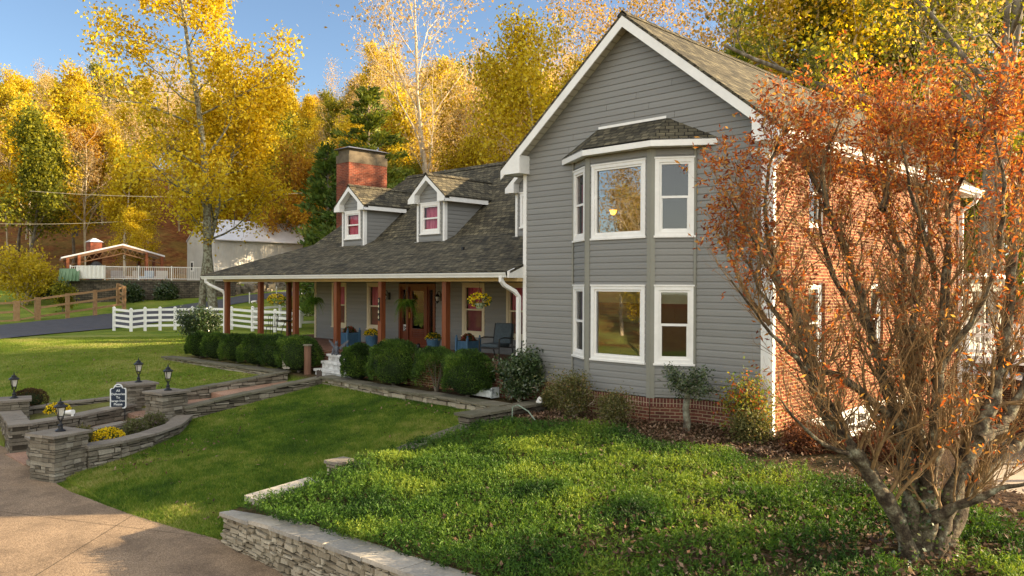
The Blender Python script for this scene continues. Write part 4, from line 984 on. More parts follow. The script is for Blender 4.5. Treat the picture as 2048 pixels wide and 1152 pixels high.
mb.add([g0+tt*.3+Vector((0, 0, .6)), g0+tt*.5+Vector((0, 0, .6)), g0+tt*1.2+Vector((0, 0, 1.15)), g0+tt*1.0+Vector((0, 0, 1.15))], [(0, 1, 2, 3)]); mb.build('gate_panel', m_white, e)
# wooden paddock fence
m_rail = M('raw_timber', [(.25, .14, .065), (.42, .26, .13)], scale=3, rough=.8, stretch=(2, 2, 2), bump=.2, rnd=[(.2, .12, .06), (.45, .28, .14)], rndamt=.4)
e = empty('timber_paddock_fence', gp_(75, 645, 55), 0, 'brown three rail timber fence with wire mesh around the paddock', 'fence')
wp = [(-60, 652, 54), (33, 646, 55.5), (75, 638, 56.5), (135, 629, 58), (190, 621, 59.5), (248, 612, 61.5), (236, 604, 66), (226, 598, 69), (213, 593, 72)]
W3 = [Vector(gp_(*p)) for p in wp]
for i, p in enumerate(W3):
    s = .17 if i in (1, 2) else .12
    mb = MB(); mb.box(p.x-s, p.x+s, p.y-s, p.y+s, p.z-.4, p.z+1.55); mb.build('post', m_rail, e)
    if i < len(W3)-1 and i != 1:
        q = W3[i+1]
        for z0 in (.1, .72, 1.36):
            mb = MB(); t = (q-p).normalized(); n = Vector((t.y, -t.x, 0)).normalized()*.03; o = Vector((0, 0, z0)); u = Vector((0, 0, .15))
            mb.hexa([p+o+n*5, q+o+n*5, q+o+n*3, p+o+n*3], [p+o+u+n*5, q+o+u+n*5, q+o+u+n*3, p+o+u+n*3]); mb.build('rail', m_rail, e)
e = empty('timber_gate', W3[1], 0, 'brown timber gate leaf with diagonal brace in the paddock fence', 'gate')
mb = MB(); p, q = W3[1], W3[2]
mb.tube([p+Vector((0, 0, 1.4)), q+Vector((0, 0, .2))], .06, 4); mb.build('brace', m_rail, e)
for z_ in (1.42, .2): mb = MB(); mb.tube([p+Vector((0, 0, z_)), q+Vector((0, 0, z_))], .07, 4); mb.build('gate_rail', m_rail, e)
# ================================================================ PLANTS
def unit(v): return v/np.maximum(np.linalg.norm(v, axis=-1, keepdims=True), 1e-9)
def leafquads(P, size, rg, aspect=.55, up=0., dirs=None, droop=0.):
    """diamond shaped leaves at points P"""
    n = len(P); a = unit(rg.normal(size=(n, 3))) if dirs is None else unit(dirs+rg.normal(size=(n, 3))*.45)
    a[:, 2] -= droop; a = unit(a)
    b = unit(np.cross(a, unit(rg.normal(size=(n, 3))+np.array([0, 0, up*2]))))
    s = (size*rg.uniform(.6, 1.3, n))[:, None]
    V = np.stack([P, P+a*s*.5+b*s*aspect*.5, P+a*s, P+a*s*.5-b*s*aspect*.5], 1).reshape(-1, 3)
    return V, np.arange(4*n).reshape(n, 4)
def tubes(segs, sides=None):
    """segs: list of (pts (k,3), radii (k,), level) -> quads"""
    Vs, Fs, n0 = [], [], 0
    for pts, rad, lv in segs:
        k = len(pts); n = {0: 9, 1: 6, 2: 4}.get(lv, 3)
        d = np.gradient(pts, axis=0); d = unit(d); ref = np.array([0, 0, 1.]) if abs(d[0, 2]) < .8 else np.array([1., 0, 0])
        a = unit(np.cross(d, ref)); b = np.cross(d, a); an = 2*np.pi*np.arange(n)/n
        ring = pts[:, None, :]+(a[:, None, :]*np.cos(an)[None, :, None]+b[:, None, :]*np.sin(an)[None, :, None])*np.asarray(rad)[:, None, None]
        Vs.append(ring.reshape(-1, 3)); i = np.arange(k-1)[:, None]*n; j = np.arange(n)[None, :]; j2 = (j+1) % n
        Fs.append(np.stack([i+j, i+j2, i+n+j2, i+n+j], -1).reshape(-1, 4)+n0); n0 += k*n
    return np.concatenate(Vs), np.concatenate(Fs)
def grow(rg, p0, d0, L, r0, lv, maxlv, spec, segs, tips):
    S = spec[lv]; k = max(3, int(S.get('k', 5))); pts = [np.array(p0, float)]; d = unit(np.array(d0, float)); st = L/(k-1)
    for i in range(k-1):
        d = unit(d+rg.normal(size=3)*S.get('wob', .15)+np.array([0, 0, S.get('up', .05)])); pts.append(pts[-1]+d*st)
    pts = np.array(pts); fr = np.linspace(0, 1, k); rad = r0*(1-fr*(1-S.get('tip', .35))); segs.append((pts, rad, lv))
    if lv >= S.get('leaflv', maxlv-1) or lv == maxlv:
        m = S.get('nl', 3); f = rg.uniform(S.get('lf', .3), 1, m)
        for x in f: i = min(int(x*(k-1)), k-2); tips.append(np.concatenate([pts[i]+(pts[i+1]-pts[i])*(x*(k-1)-i), d]))
    if lv == maxlv: return
    n = S['n']; a0 = rg.uniform(0, 6.28)
    for c in range(n):
        x = S.get('c0', .3)+(1-S.get('c0', .3))*(c+rg.uniform(.1, .9))/n; i = min(int(x*(k-1)), k-2); q = pts[i]+(pts[i+1]-pts[i])*(x*(k-1)-i)
        dd_ = unit(pts[i+1]-pts[i]); ref = np.array([0, 0, 1.]) if abs(dd_[2]) < .9 else np.array([1., 0, 0])
        e1 = unit(np.cross(dd_, ref)); e2 = np.cross(dd_, e1); az = a0+c*2.4+rg.uniform(-.4, .4); sp = R(S.get('ang', 45)+rg.uniform(-12, 12))
        nd = dd_*math.cos(sp)+(e1*math.cos(az)+e2*math.sin(az))*math.sin(sp)
        ln = L*S.get('len', .5)*rg.uniform(.7, 1.2)*(1-S.get('taper', .5)*x if lv == 0 else 1-.3*x)
        rr2 = r0*(1-x*(1-S.get('tip', .35)))*S.get('rr', .55)
        grow(rg, q, nd, ln, rr2, lv+1, maxlv, spec, segs, tips)
m_bark = M('grey_bark', [(.07, .055, .04), (.15, .125, .095), (.26, .23, .18)], scale=5, rough=.95, stretch=(1, 1, .3), bump=.5)
m_barkpale = M('pale_bark', [(.30, .23, .15), (.52, .43, .31), (.68, .60, .46)], scale=3, rough=.9, stretch=(1, 1, .4))
m_barklichen = M('lichen_bark', [(.06, .045, .03), (.13, .11, .075), (.26, .26, .19), (.36, .37, .29)], scale=6, rough=.95, bump=.6, bscale=30)
YEL = [(.20, .12, .012), (.38, .28, .016), (.54, .43, .024), (.66, .55, .045), (.75, .67, .14)]
ORG = [(.18, .08, .016), (.36, .18, .02), (.50, .31, .028), (.62, .46, .05)]
GRY = [(.07, .085, .012), (.15, .165, .018), (.29, .28, .025), (.46, .41, .04)]
TAN = [(.30, .20, .08), (.48, .35, .15), (.62, .48, .24)]
CED = [(.03, .055, .012), (.06, .11, .018), (.12, .17, .026), (.22, .24, .04)]
m_lyel = leafmat('golden_leaves', YEL, .55, obj=.35); m_lorg = leafmat('russet_leaves', ORG, .5, obj=.3); m_lgry = leafmat('yellow_green_leaves', GRY, .5, obj=.3)
m_ltan = leafmat('tan_leaves', TAN, .5, obj=.2); m_lced = leafmat('cedar_foliage', CED, .25, obj=.3)
def make_tree(name, seed, spec, maxlv, H_, r0, leafmat_, lsize, per, spread, bark, lean=(0, 0), crownname='crown', aspect=.7, fork=None, loc=(0, 0, 0), label=None, group=None, cat='tree', topsparse=0):
    rg = np.random.default_rng(seed); segs, tips = [], []
    e = empty(name, loc, 0, label, cat, group)
    if fork: 
        for (off, dr_, LL, rr2) in fork: grow(rg, off, dr_, LL, rr2, 0, maxlv, spec, segs, tips)
    else: grow(rg, (0, 0, -.3), (lean[0], lean[1], 1), H_, r0, 0, maxlv, spec, segs, tips)
    V, F = tubes(segs); npmesh('trunk', V, F, bark, e, local=True, smooth=True)
    if per > 0:
        T = np.array(tips); P = np.repeat(T[:, :3], per, 0)+rg.normal(size=(len(T)*per, 3))*spread
        if topsparse: 
            zm = P[:, 2].max(); keep = rg.uniform(size=len(P)) > topsparse*(P[:, 2]/zm)**2; P = P[keep]
        V, F = leafquads(P, lsize, rg, aspect, up=.3)
        # clumps: leaves of one twig share a tone
        cl = np.repeat(rg.uniform(size=len(T)), per)
        if topsparse: cl = cl[keep]
        npmesh(crownname, V, F, leafmat_, e, rnd=np.clip(.15+.6*cl+rg.normal(size=len(P))*.16, 0, 1), local=True)
    return e
BR = [dict(n=13, ang=52, len=.42, c0=.28, k=9, wob=.06, up=.03, tip=.12, taper=.55, rr=.5),
      dict(n=6, ang=42, len=.5, c0=.25, k=6, wob=.16, up=.07, tip=.3, rr=.5), dict(n=5, ang=45, len=.55, c0=.2, k=4, wob=.2, up=.06, tip=.4, rr=.6, nl=3, leaflv=2), dict(k=3, wob=.2, up=.05, nl=3, tip=.5)]
BARE = [dict(n=15, ang=38, len=.46, c0=.3, k=9, wob=.06, up=.03, tip=.12, taper=.5, rr=.5),
        dict(n=8, ang=34, len=.5, c0=.2, k=6, wob=.14, up=.09, tip=.3, rr=.5), dict(n=6, ang=34, len=.5, c0=.15, k=4, wob=.18, up=.09, tip=.4, rr=.6, nl=1, leaflv=2), dict(k=3, wob=.2, up=.08, nl=2, tip=.6)]
# ---- hillside tree prototypes, about 15 m high
protos = {}
far_off = 0
protos['gold'] = [make_tree('golden_tree', 21+i, BR, 3, 15, .20, m_lyel, .30, 10, .5, m_barkpale) for i in range(3)]
protos['rust'] = [make_tree('russet_tree', 31+i, BR, 3, 14, .20, m_lorg, .30, 9, .5, m_bark) for i in range(2)]
protos['green'] = [make_tree('yellow_green_tree', 41+i, BR, 3, 14, .20, m_lgry, .30, 10, .5, m_bark) for i in range(2)]
protos['bare'] = [make_tree('bare_tree', 51+i, BARE, 3, 16, .17, m_ltan, .20, 2, .35, m_barkpale) for i in range(2)]
def make_cedar(seed, H_=11, Rm=2.6, name='cedar_tree', loc=(0, 0, 0), label=None, group=None, n=9000, ls=.34, mat=None):
    rg = np.random.default_rng(seed); e = empty(name, loc, 0, label, 'tree', group)
    segs = [(np.array([[0, 0, -.3], [0, 0, H_*.5], [0, 0, H_]]), np.array([.2, .12, .02])*H_/11, 0)]; Ps = []; D = []
    nb = int(70*H_/11)
    for b in range(nb):
        z = H_*(.06+.92*(b/nb)**.95); az = b*2.4+rg.uniform(-.5, .5); Lb = (Rm*(1-(z/H_))**.75+.25)*rg.uniform(.65, 1.2)
        d = np.array([math.cos(az), math.sin(az), rg.uniform(.1, .55)]); k = 5; t = np.linspace(0, 1, k)[:, None]
        pts = np.array([0, 0, z])+d*t*Lb+np.array([0, 0, 1])*(-.12*t**2*Lb); segs.append((pts, np.linspace(.05, .012, k), 2))
        m = int(n/nb*(.35+Lb/Rm)); f = rg.uniform(.15, 1, m)**.7; q = np.array([0, 0, z])+d*f[:, None]*Lb-np.array([0, 0, 1])*(.12*f[:, None]**2*Lb)
        Ps.append(q+rg.normal(size=(m, 3))*np.array([.28, .28, .16])*(.5+Lb/Rm*.6)); D.append(np.repeat(d[None], m, 0)+np.array([0, 0, .4]))
    V, F = tubes(segs); npmesh('trunk', V, F, m_bark, e, local=True, smooth=True)
    P = np.concatenate(Ps); V, F = leafquads(P, ls, rg, .45, dirs=np.concatenate(D))
    npmesh('crown', V, F, mat or m_lced, e, rnd=np.clip(.45+.3*(vnoise(P[:, 0]*1.3+P[:, 2], P[:, 1]+P[:, 2], 1.)-.5)*2+rg.normal(size=len(P))*.15, 0, 1), local=True)
    return e
protos['goldn'] = [make_tree('golden_tree', 24+i, BR, 3, 15, .20, m_lyel, .19, 19, .5, m_barkpale) for i in range(2)]
protos['greenn'] = [make_tree('yellow_green_tree', 44+i, BR, 3, 14, .20, m_lgry, .19, 19, .5, m_bark) for i in range(2)]
protos['cedar'] = [make_cedar(61), make_cedar(62, 10, 2.9)]
GL = {'gold': ('golden leaved hardwood on the wooded hillside', 'golden trees on the hillside'), 'rust': ('russet orange hardwood on the wooded hillside', 'russet trees on the hillside'),
      'green': ('yellow green hardwood on the wooded hillside', 'yellow green trees on the hillside'), 'bare': ('pale nearly leafless tree on the wooded hillside', 'bare trees on the hillside'),
      'cedar': ('dark green cedar among the hillside trees', 'cedars on the hillside')}
GL['goldn'] = GL['gold']; GL['greenn'] = GL['green']
used = {k: 0 for k in protos}
def place(kind, x, y, s, label=None, group=None, sz=None, zoff=0):
    if kind in ('gold', 'green') and x*v0x+y*v0y < 68 and y > 0: kind += 'n'
    i = used[kind]; used[kind] += 1; pr = protos[kind]; l, g = GL[kind]; src = pr[i % len(pr)]; rz = random.uniform(0, 6.28)
    loc = (x, y, float(zt(x, y))+zoff); scl = (s, s, s*(sz or random.uniform(.9, 1.15)))
    if i < len(pr):
        o = src; o.location = loc; o.rotation_euler[2] = rz; o.scale = scl
        tag(o, label or l, 'tree', group or (g if not label else None))
    else:
        o = dup(src, loc, rz, scl); o['label'] = label or l; o['category'] = 'tree'
        if label: 
            if 'group' in o: del o['group']
            if group: o['group'] = group
        else: o['group'] = g
    return o
def wxy(xp, d): a = (xp-1024)/1584; return (d*(v0x+r0x*a), d*(v0y+r0y*a))
random.seed(11)
pts = []
def tryp(xp, d, md):
    x, y = wxy(xp, d)
    for (a, b, c) in pts:
        if (a-x)**2+(b-y)**2 < min(md, c)**2: return None
    pts.append((x, y, md)); return x, y
cnt = 0
for it in range(2600):
    if cnt >= 250: break
    xp = random.uniform(-120, 2150); f = footd(math.degrees(math.atan((xp-1024)/1584)))
    u = random.random()**1.15*88; d = f+u+random.uniform(-1, 3)
    if xp < 700 and u < 10 and random.random() < .6: continue
    if xp > 1300 and u > 26: continue
    md = 5.4 if u < 40 else 6.6
    p = tryp(xp, d, md)
    if p is None: continue
    if p[0] > -18 and d < 58: continue
    n_ = float(vnoise(p[0], p[1], .045, 12)); r_ = random.random()
    if xp > 1350: k = 'green' if r_ < .28 else 'gold' if r_ < .40 else 'cedar' if r_ < .70 else 'rust' if r_ < .76 else 'bare'
    elif xp > 640 and u < 30: k = 'gold' if r_ < .36 else 'cedar' if r_ < .52 else 'bare' if r_ < .72 else 'green' if r_ < .88 else 'rust'
    else: k = ('gold' if r_ < .46 else 'rust' if r_ < .55 else 'bare' if r_ < .84 else 'green' if r_ < .95 else 'cedar')
    if k == 'gold' and n_ < .22: k = 'rust'
    sc_ = p[0]*math.sin(R(SUN_AZ))-p[1]*math.cos(R(SUN_AZ)); tc_ = p[0]*math.cos(R(SUN_AZ))+p[1]*math.sin(R(SUN_AZ))
    if abs(sc_+39.3) < 3.4 and 5 < tc_ < 62: continue
    s = random.uniform(.8, 1.15)*(1.0 if k != 'cedar' else .9)*(.85 if 600 < xp < 1300 and u < 35 else 1)
    if xp > 1300: s *= 1.12
    place(k, p[0], p[1], s); cnt += 1
# understorey and forest edge
for it in range(60):
    xp = random.uniform(-60, 660); f = footd(math.degrees(math.atan((xp-1024)/1584))); p = tryp(xp, f+random.uniform(-4, 6), 5)
    if p and not (100 < xp < 660 and random.random() < .5): place(random.choice(['gold', 'green', 'rust', 'gold', 'bare']), p[0], p[1], random.uniform(.4, .75))
# trees outside the frame: behind the camera (mirrored in the windows) and towards the sun
for (x, y, k, s) in ((-44, -24, 'gold', .7), (-52, -32, 'bare', .85), (-36, -36, 'cedar', .75), (-28, -42, 'gold', .75), (-60, -20, 'cedar', .8), (-20, -38, 'bare', .8), (-66, -34, 'green', .8), (-12, -44, 'gold', .8), (-33, -27, 'bare', .8), (-48, -46, 'green', .9),
                     (-70, -8, 'gold', .8), (-24, -54, 'green', .95), (-56, -54, 'gold', .9), (-40, -60, 'rust', .95), (-8, -58, 'gold', 1.0),
                     (-27, -11, 'bare', .75), (-24.5, -13, 'bare', .5), (-30, -16, 'gold', .45), (-22, -14, 'rust', .3), (-35, -20, 'bare', .8), (-19, -17, 'cedar', .35), (16, 21, 'bare', .8), (30, 36, 'bare', .9), (38, 30, 'gold', .8)):
    place(k, x, y, s)
# ================================================================ individual trees
def onground(xp, yp, lo=5, hi=70):
    for d in np.arange(lo, hi, .05):
        q = cp(xp, yp, float(d))
        if q.z <= float(zt(q.x, q.y)): return (q.x, q.y, float(zt(q.x, q.y)))
    return (q.x, q.y, q.z)
SYC = [dict(n=20, ang=54, len=.40, c0=.30, k=11, wob=.05, up=.02, tip=.15, taper=.62, rr=.42), dict(n=8, ang=42, len=.45, c0=.2, k=7, wob=.16, up=.06, tip=.25, rr=.5),
       dict(n=5, ang=45, len=.5, c0=.2, k=4, wob=.2, up=.05, tip=.4, rr=.6, nl=3, leaflv=2), dict(k=3, wob=.2, nl=3, tip=.5)]
def gpos(xp, d): x, y = wxy(xp, d); return (x, y, float(zt(x, y)))
m_lsyc = leafmat('bright_golden_leaves', [(.28, .17, .014), (.46, .34, .02), (.60, .48, .03), (.72, .61, .055), (.8, .72, .16)], .55)
make_tree('sycamore_tree', 101, SYC, 3, 25, .34, m_lsyc, .24, 7, .38, m_barklichen, loc=gpos(431, 53.5), label='tallest golden tree beyond the lawn, thicker right trunk of the pair by the white fence')
make_tree('sycamore_tree', 102, SYC, 3, 17, .27, m_lsyc, .23, 7, .36, m_barklichen, lean=(-.03, 0), loc=gpos(400, 54), label='golden tree with the thinner left trunk of the pair behind the white fence')
make_tree('tall_sparse_tree', 103, BARE, 3, 29, .24, m_ltan, .28, 2, .4, m_barkpale, loc=gpos(862, 66), label='tall pale nearly bare tree standing above the chimney and dormers against blue sky')
make_tree('tall_sparse_tree', 104, BARE, 3, 25, .30, leafmat('thin_amber_leaves', [(.3, .16, .03), (.5, .32, .04), (.65, .47, .07)], .5), .20, 5, .4, m_barkpale, lean=(-.04, 0), loc=gpos(1190, 56), label='tall thinly leaved amber tree rising behind the gable peak')
make_cedar(71, 17.5, 5.2, mat=leafmat('olive_cedar', [(.04, .06, .012), (.09, .13, .018), (.18, .22, .025), (.32, .33, .04)], .3), loc=gpos(735, 60), label='tall pointed cedar against the sky behind the chimney', n=16000, ls=.36)
make_cedar(72, 17, 5.2, loc=gpos(1478, 46), label='big yellow green cedar directly right of the gable roof ridge', n=18000, ls=.32, mat=leafmat('yellow_green_cedar', [(.05, .08, .014), (.11, .16, .02), (.22, .27, .03), (.38, .38, .05)], .3))  # lighter yellow green foliage for this cedar
for xp, d, s in ((655, 50, .95), (690, 47, .9), (800, 50, .95), (845, 47, .85), (1075, 44, .8), (905, 54, .7)): place('cedar', *wxy(xp, d), s, group=None)
OAK = [dict(n=9, ang=50, len=.36, c0=.4, k=10, wob=.07, up=.02, tip=.3, taper=.4, rr=.42), dict(n=8, ang=45, len=.5, c0=.2, k=8, wob=.22, up=.04, tip=.2, rr=.45),
       dict(n=6, ang=45, len=.5, c0=.15, k=5, wob=.26, up=.04, tip=.4, rr=.5, nl=2, leaflv=2), dict(k=4, wob=.25, nl=1, tip=.5)]
left = np.array([-r0x, -r0y, 0.])
make_tree('oak_tree', 105, OAK, 3, 24, .45, m_lgry, .22, 3, .3, m_bark, loc=gpos(1968, 37), label='big dark trunked oak at upper right with a long limb over the roof',
          fork=[((0, 0, -.4), (0.01, 0, 1), 24, .44), (tuple(left*-.9), (.02, .02, 1), 20, .30), ((0, 0, 10.2), tuple(left*.95+np.array([0, 0, .42])), 13, .24), ((0, 0, 12.5), tuple(left*.8+np.array([0, 0, .9])), 9, .15)])
for xp, d, k, s in ((1560, 51, 'green', 1.25), (1640, 50, 'cedar', 1.45), (1735, 50, 'cedar', 1.5), (1800, 51, 'green', 1.35), (1880, 52, 'cedar', 1.7), (2030, 58, 'green', 1.6), (1420, 56, 'gold', 1.15), (1340, 60, 'gold', 1.1), (1960, 54, 'cedar', 1.7), (2090, 62, 'bare', 1.6), (1760, 52, 'bare', 1.5), (1500, 56, 'bare', 1.5), (1590, 50, 'gold', 1.45), (1680, 54, 'cedar', 1.7), (1850, 50, 'bare', 1.6)):
    place(k, *wxy(xp, d), s)
# ---------------------------------------------------------------- small leafy shrubs and yard trees
SH = [dict(n=9, ang=38, len=.6, c0=.15, k=6, wob=.12, up=.08, tip=.3, taper=.3, rr=.6), dict(n=6, ang=38, len=.55, c0=.2, k=4, wob=.2, up=.08, tip=.4, rr=.6, nl=3, leaflv=1), dict(k=3, wob=.2, nl=3, tip=.5)]
def shrub(name, label, loc, h, r, stems, mat, ls, per, spread, bark, seed, cat='shrub', aspect=.5, group=None):
    rg = random.Random(seed); fk = []
    for i in range(stems):
        a = 2*math.pi*i/stems+rg.uniform(-.3, .3); fk.append(((.06*math.cos(a)*r, .06*math.sin(a)*r, -.05), (math.cos(a)*r/h*.7, math.sin(a)*r/h*.7, 1), h*rg.uniform(.6, .8), .012+.012*h))
    return make_tree(name, seed, SH, 2, h, .03, mat, ls, per, spread, bark, fork=fk, loc=loc, label=label, cat=cat, aspect=aspect, group=group, crownname='foliage')
m_camel = leafmat('glossy_dark_leaves', [(.012, .03, .01), (.03, .06, .018), (.06, .10, .03), (.16, .18, .08)], .15, rough=.3, spec=.6)
m_yelsh = leafmat('lemon_leaves', [(.25, .22, .02), (.5, .40, .03), (.62, .52, .06)], .5)
m_nand = leafmat('red_green_leaves', [(.06, .12, .02), (.14, .20, .03), (.26, .24, .03), (.34, .10, .03), (.42, .05, .03)], .4)
m_dryl = leafmat('dry_olive_leaves', [(.05, .05, .015), (.10, .11, .03), (.18, .17, .06), (.30, .16, .07)], .3)
shrub('yellow_shrub', 'bright yellow leaved small tree beside the wooden paddock fence', gpos(50, 66), 4.6, 2.6, 5, m_yelsh, .26, 7, .3, m_barkpale, 201)
shrub('yard_sapling', 'small green sapling on a mulch ring behind the timber fence', gpos(125, 62.5), 2.4, .8, 2, m_lgry, .2, 6, .2, m_bark, 202)
shrub('round_shrub', 'dark rounded shrub at the far left end of the clipped row, nearest the white fence', gpos(404, 38), 1.6, .95, 6, m_camel, .10, 14, .13, m_bark, 203)
for i, (xp, d) in enumerate(((70, 71), (103, 71.5), (135, 72), (160, 72), (262, 69.5), (337, 71))):
    o = shrub('laurel_shrub', 'low dark evergreen shrub at the foot of the stone terrace wall', gpos(xp, d-2), 1.2, .9, 5, m_camel, .2, 9, .25, m_bark, 210+i, group='dark shrubs along the terrace wall')
shrub('camellia_shrub', 'dark leaved flowering shrub with pale bare stems at the joint of porch and gable', (-13.1, 13.7, 1.22), 1.25, .25, 6, m_camel, .075, 11, .09, m_barkpale, 221)
shrub('azalea_shrub', 'thin olive leaved shrub under the left bay window', (-10.9, 13.15, 1.16), 1.05, .24, 7, m_dryl, .055, 5, .10, m_barkpale, 222)
shrub('azalea_shrub', 'small scruffy shrub against the brick, left of the bay', (-12.0, 13.75, 1.2), .5, .16, 5, m_dryl, .05, 9, .07, m_barkpale, 223)
shrub('azalea_shrub', 'low sparse shrub before the right corner of the bay', (-9.75, 13.0, 1.16), .75, .3, 5, m_dryl, .05, 5, .08, m_barkpale, 224)
shrub('nandina_shrub', 'red and green leaved nandina at the right corner of the gable wall', (-7.15, 13.7, 1.1), 1.3, .22, 6, m_nand, .065, 3, .14, m_bark, 225)
shrub('nandina_shrub', 'low yellow green shrub in front of the brick corner', (-6.95, 13.3, 1.1), .6, .2, 6, m_dryl, .055, 5, .10, m_bark, 226)
m_rustfern = leafmat('rust_fronds', [(.07, .03, .015), (.15, .055, .025), (.26, .10, .04)], .3)
for i, (x, y) in enumerate(((-6.2, 14.0), (-5.6, 13.7), (-5.0, 14.1), (-4.5, 13.6), (-5.9, 13.3))):
    shrub('barberry_shrub', 'low rust red shrub massed along the timber wall', (x, y, float(zt(x, y))), .28, .35, 9, m_rustfern, .05, 9, .10, m_bark, 230+i, group='rust red shrubs by the timber wall')
# clipped topiary with a bare trunk
def onerg(seed): return np.random.default_rng(seed)
tp = empty('topiary_tree', (-8.35, 13.45, 1.12), 0, 'small topiary with dark leafy ball on a bare crooked trunk before the bay', 'topiary')
rg = onerg(301); segs = [(np.array([[0, 0, -.1], [.02, 0, .25], [-.03, .02, .5], [.02, 0, .75], [0, .02, .95]]), np.array([.085, .07, .065, .06, .05]), 0)]; tips = []
for k in range(14): grow(rg, (0, .02, .8+.01*k), (math.cos(k*2.4)*.9, math.sin(k*2.4)*.9, .45), .48, .02, 0, 1, [dict(n=6, ang=40, len=.5, c0=.2, k=5, wob=.15, up=.06, nl=4, leaflv=0), dict(k=3, wob=.2, nl=4)], segs, tips)
V, F = tubes(segs); npmesh('trunk', V, F, m_barklichen, tp, local=True, smooth=True)
T = np.array(tips); P = np.repeat(T[:, :3], 7, 0)+rg.normal(size=(len(T)*7, 3))*.06; V, F = leafquads(P, .06, rg, .4); npmesh('crown', V, F, m_camel, tp, rnd=rg.uniform(size=len(P)), local=True)
# ---------------------------------------------------------------- clipped yew bushes
m_yew = leafmat('yew_foliage', [(.014, .032, .008), (.045, .095, .014), (.10, .18, .024), (.22, .29, .05)], .2)
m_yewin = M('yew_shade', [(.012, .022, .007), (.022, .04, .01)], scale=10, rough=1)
def bush(seed, loc, rx, ry, h, label, group, tiltx=0, n=9000, rz=0, open_=0, mat=None):
    rg = onerg(seed); e = empty('clipped_bush', loc, rz, label, 'bush', group)
    u = unit(rg.normal(size=(n, 3))); u[:, 2] = np.where(u[:, 2] < -.55, -u[:, 2], u[:, 2])
    bump = 1+.16*(vnoise(u[:, 0]*2.6+seed, u[:, 1]*2.6+u[:, 2]*2.2, 1.)-.5)*2+.07*(vnoise(u[:, 0]*7, u[:, 1]*7+u[:, 2]*6, 1., seed)-.5)*2
    sq = (np.abs(u)**2.2).sum(1)**(-1/2.2)
    P = u*np.array([rx, ry, h*.52])*(sq*bump*rg.uniform(.9, 1.02, n))[:, None]; P[:, 2] += h*.50; P[:, 0] += tiltx*P[:, 2]
    P = P[P[:, 2] > .06]
    if open_: P = P[(P[:, 2] > h*.45) | (rg.uniform(size=len(P)) > open_)]
    dn = unit(P-np.array([0, 0, h*.45])); V, F = leafquads(P, .05, rg, .38, dirs=dn+np.array([0, 0, .35]))
    t = np.clip(.35+.35*(vnoise(P[:, 0]*3, P[:, 1]*3+P[:, 2]*3, 1., seed)-.5)*2+rg.normal(size=len(P))*.18, 0, 1)
    npmesh('foliage', V, F, mat or m_yew, e, rnd=t, local=True)
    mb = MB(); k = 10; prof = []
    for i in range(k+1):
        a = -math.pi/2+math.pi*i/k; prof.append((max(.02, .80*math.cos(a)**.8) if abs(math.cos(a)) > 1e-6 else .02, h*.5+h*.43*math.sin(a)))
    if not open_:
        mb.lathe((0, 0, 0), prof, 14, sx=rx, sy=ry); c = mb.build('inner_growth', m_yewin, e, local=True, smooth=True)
    segs = []; 
    for k in range(7): a = k*.9; segs.append((np.array([[0, 0, -.1], [.1*math.cos(a), .1*math.sin(a), h*.3], [.45*rx*math.cos(a), .45*ry*math.sin(a), h*.72]]), np.array([.03, .025, .015]), 2))
    V, F = tubes(segs); npmesh('stems', V, F, m_bark, e, local=True)
    return e
GB = 'clipped yew bushes in the row left of the porch steps'
HB = [(402, 700, .44, .92), (436, 706, .46, .98), (475, 710, .48, 1.02), (517, 714, .50, 1.05), (558, 720, .52, 1.08), (598, 730, .62, 1.16)]
HL = ['clipped yew bush at the far left end of the row before the porch', 'second clipped yew bush from the far left end of the row', 'third clipped yew bush from the far left end, in front of the second porch post',
      'fourth clipped yew bush from the far left end of the row', 'clipped yew bush next to the last one before the timber post', 'biggest clipped yew bush of the left row, right beside the timber post']
for i, (xp, yp, rx, h) in enumerate(HB):
    q = cp(xp, 700, 10); dr_ = Vector((q.x, q.y, 0)); t = 13.22/dr_.y; x = dr_.x*t
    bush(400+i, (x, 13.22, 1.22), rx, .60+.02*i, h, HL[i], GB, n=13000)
for i, (xp, y, rx, ry, h, op, l) in enumerate(((716, 13.30, .50, .50, 1.02, 0, 'small clipped yew bush right of the porch steps, left of the large round one'), (787, 13.32, .80, .62, 1.20, 0, 'largest round yew bush, in front of the door'),
        (873, 13.38, .66, .55, 1.08, .75, 'yew bush with a hollow woody underside, third from the steps'), (936, 13.28, .66, .58, 1.12, .0, 'yew bush at the right end of the row, below the blue planter and chair'))):
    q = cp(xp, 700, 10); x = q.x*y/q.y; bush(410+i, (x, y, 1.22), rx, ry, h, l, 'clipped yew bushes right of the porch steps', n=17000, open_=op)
bush(420, (-24.9, 5.2+1.2, .55), .45, .4, .5, 'dark russet mounded plant in the left flower bed', None, n=3000, mat=leafmat('bronze_leaves', [(.03, .02, .01), (.09, .05, .02), (.15, .12, .03)], .2))
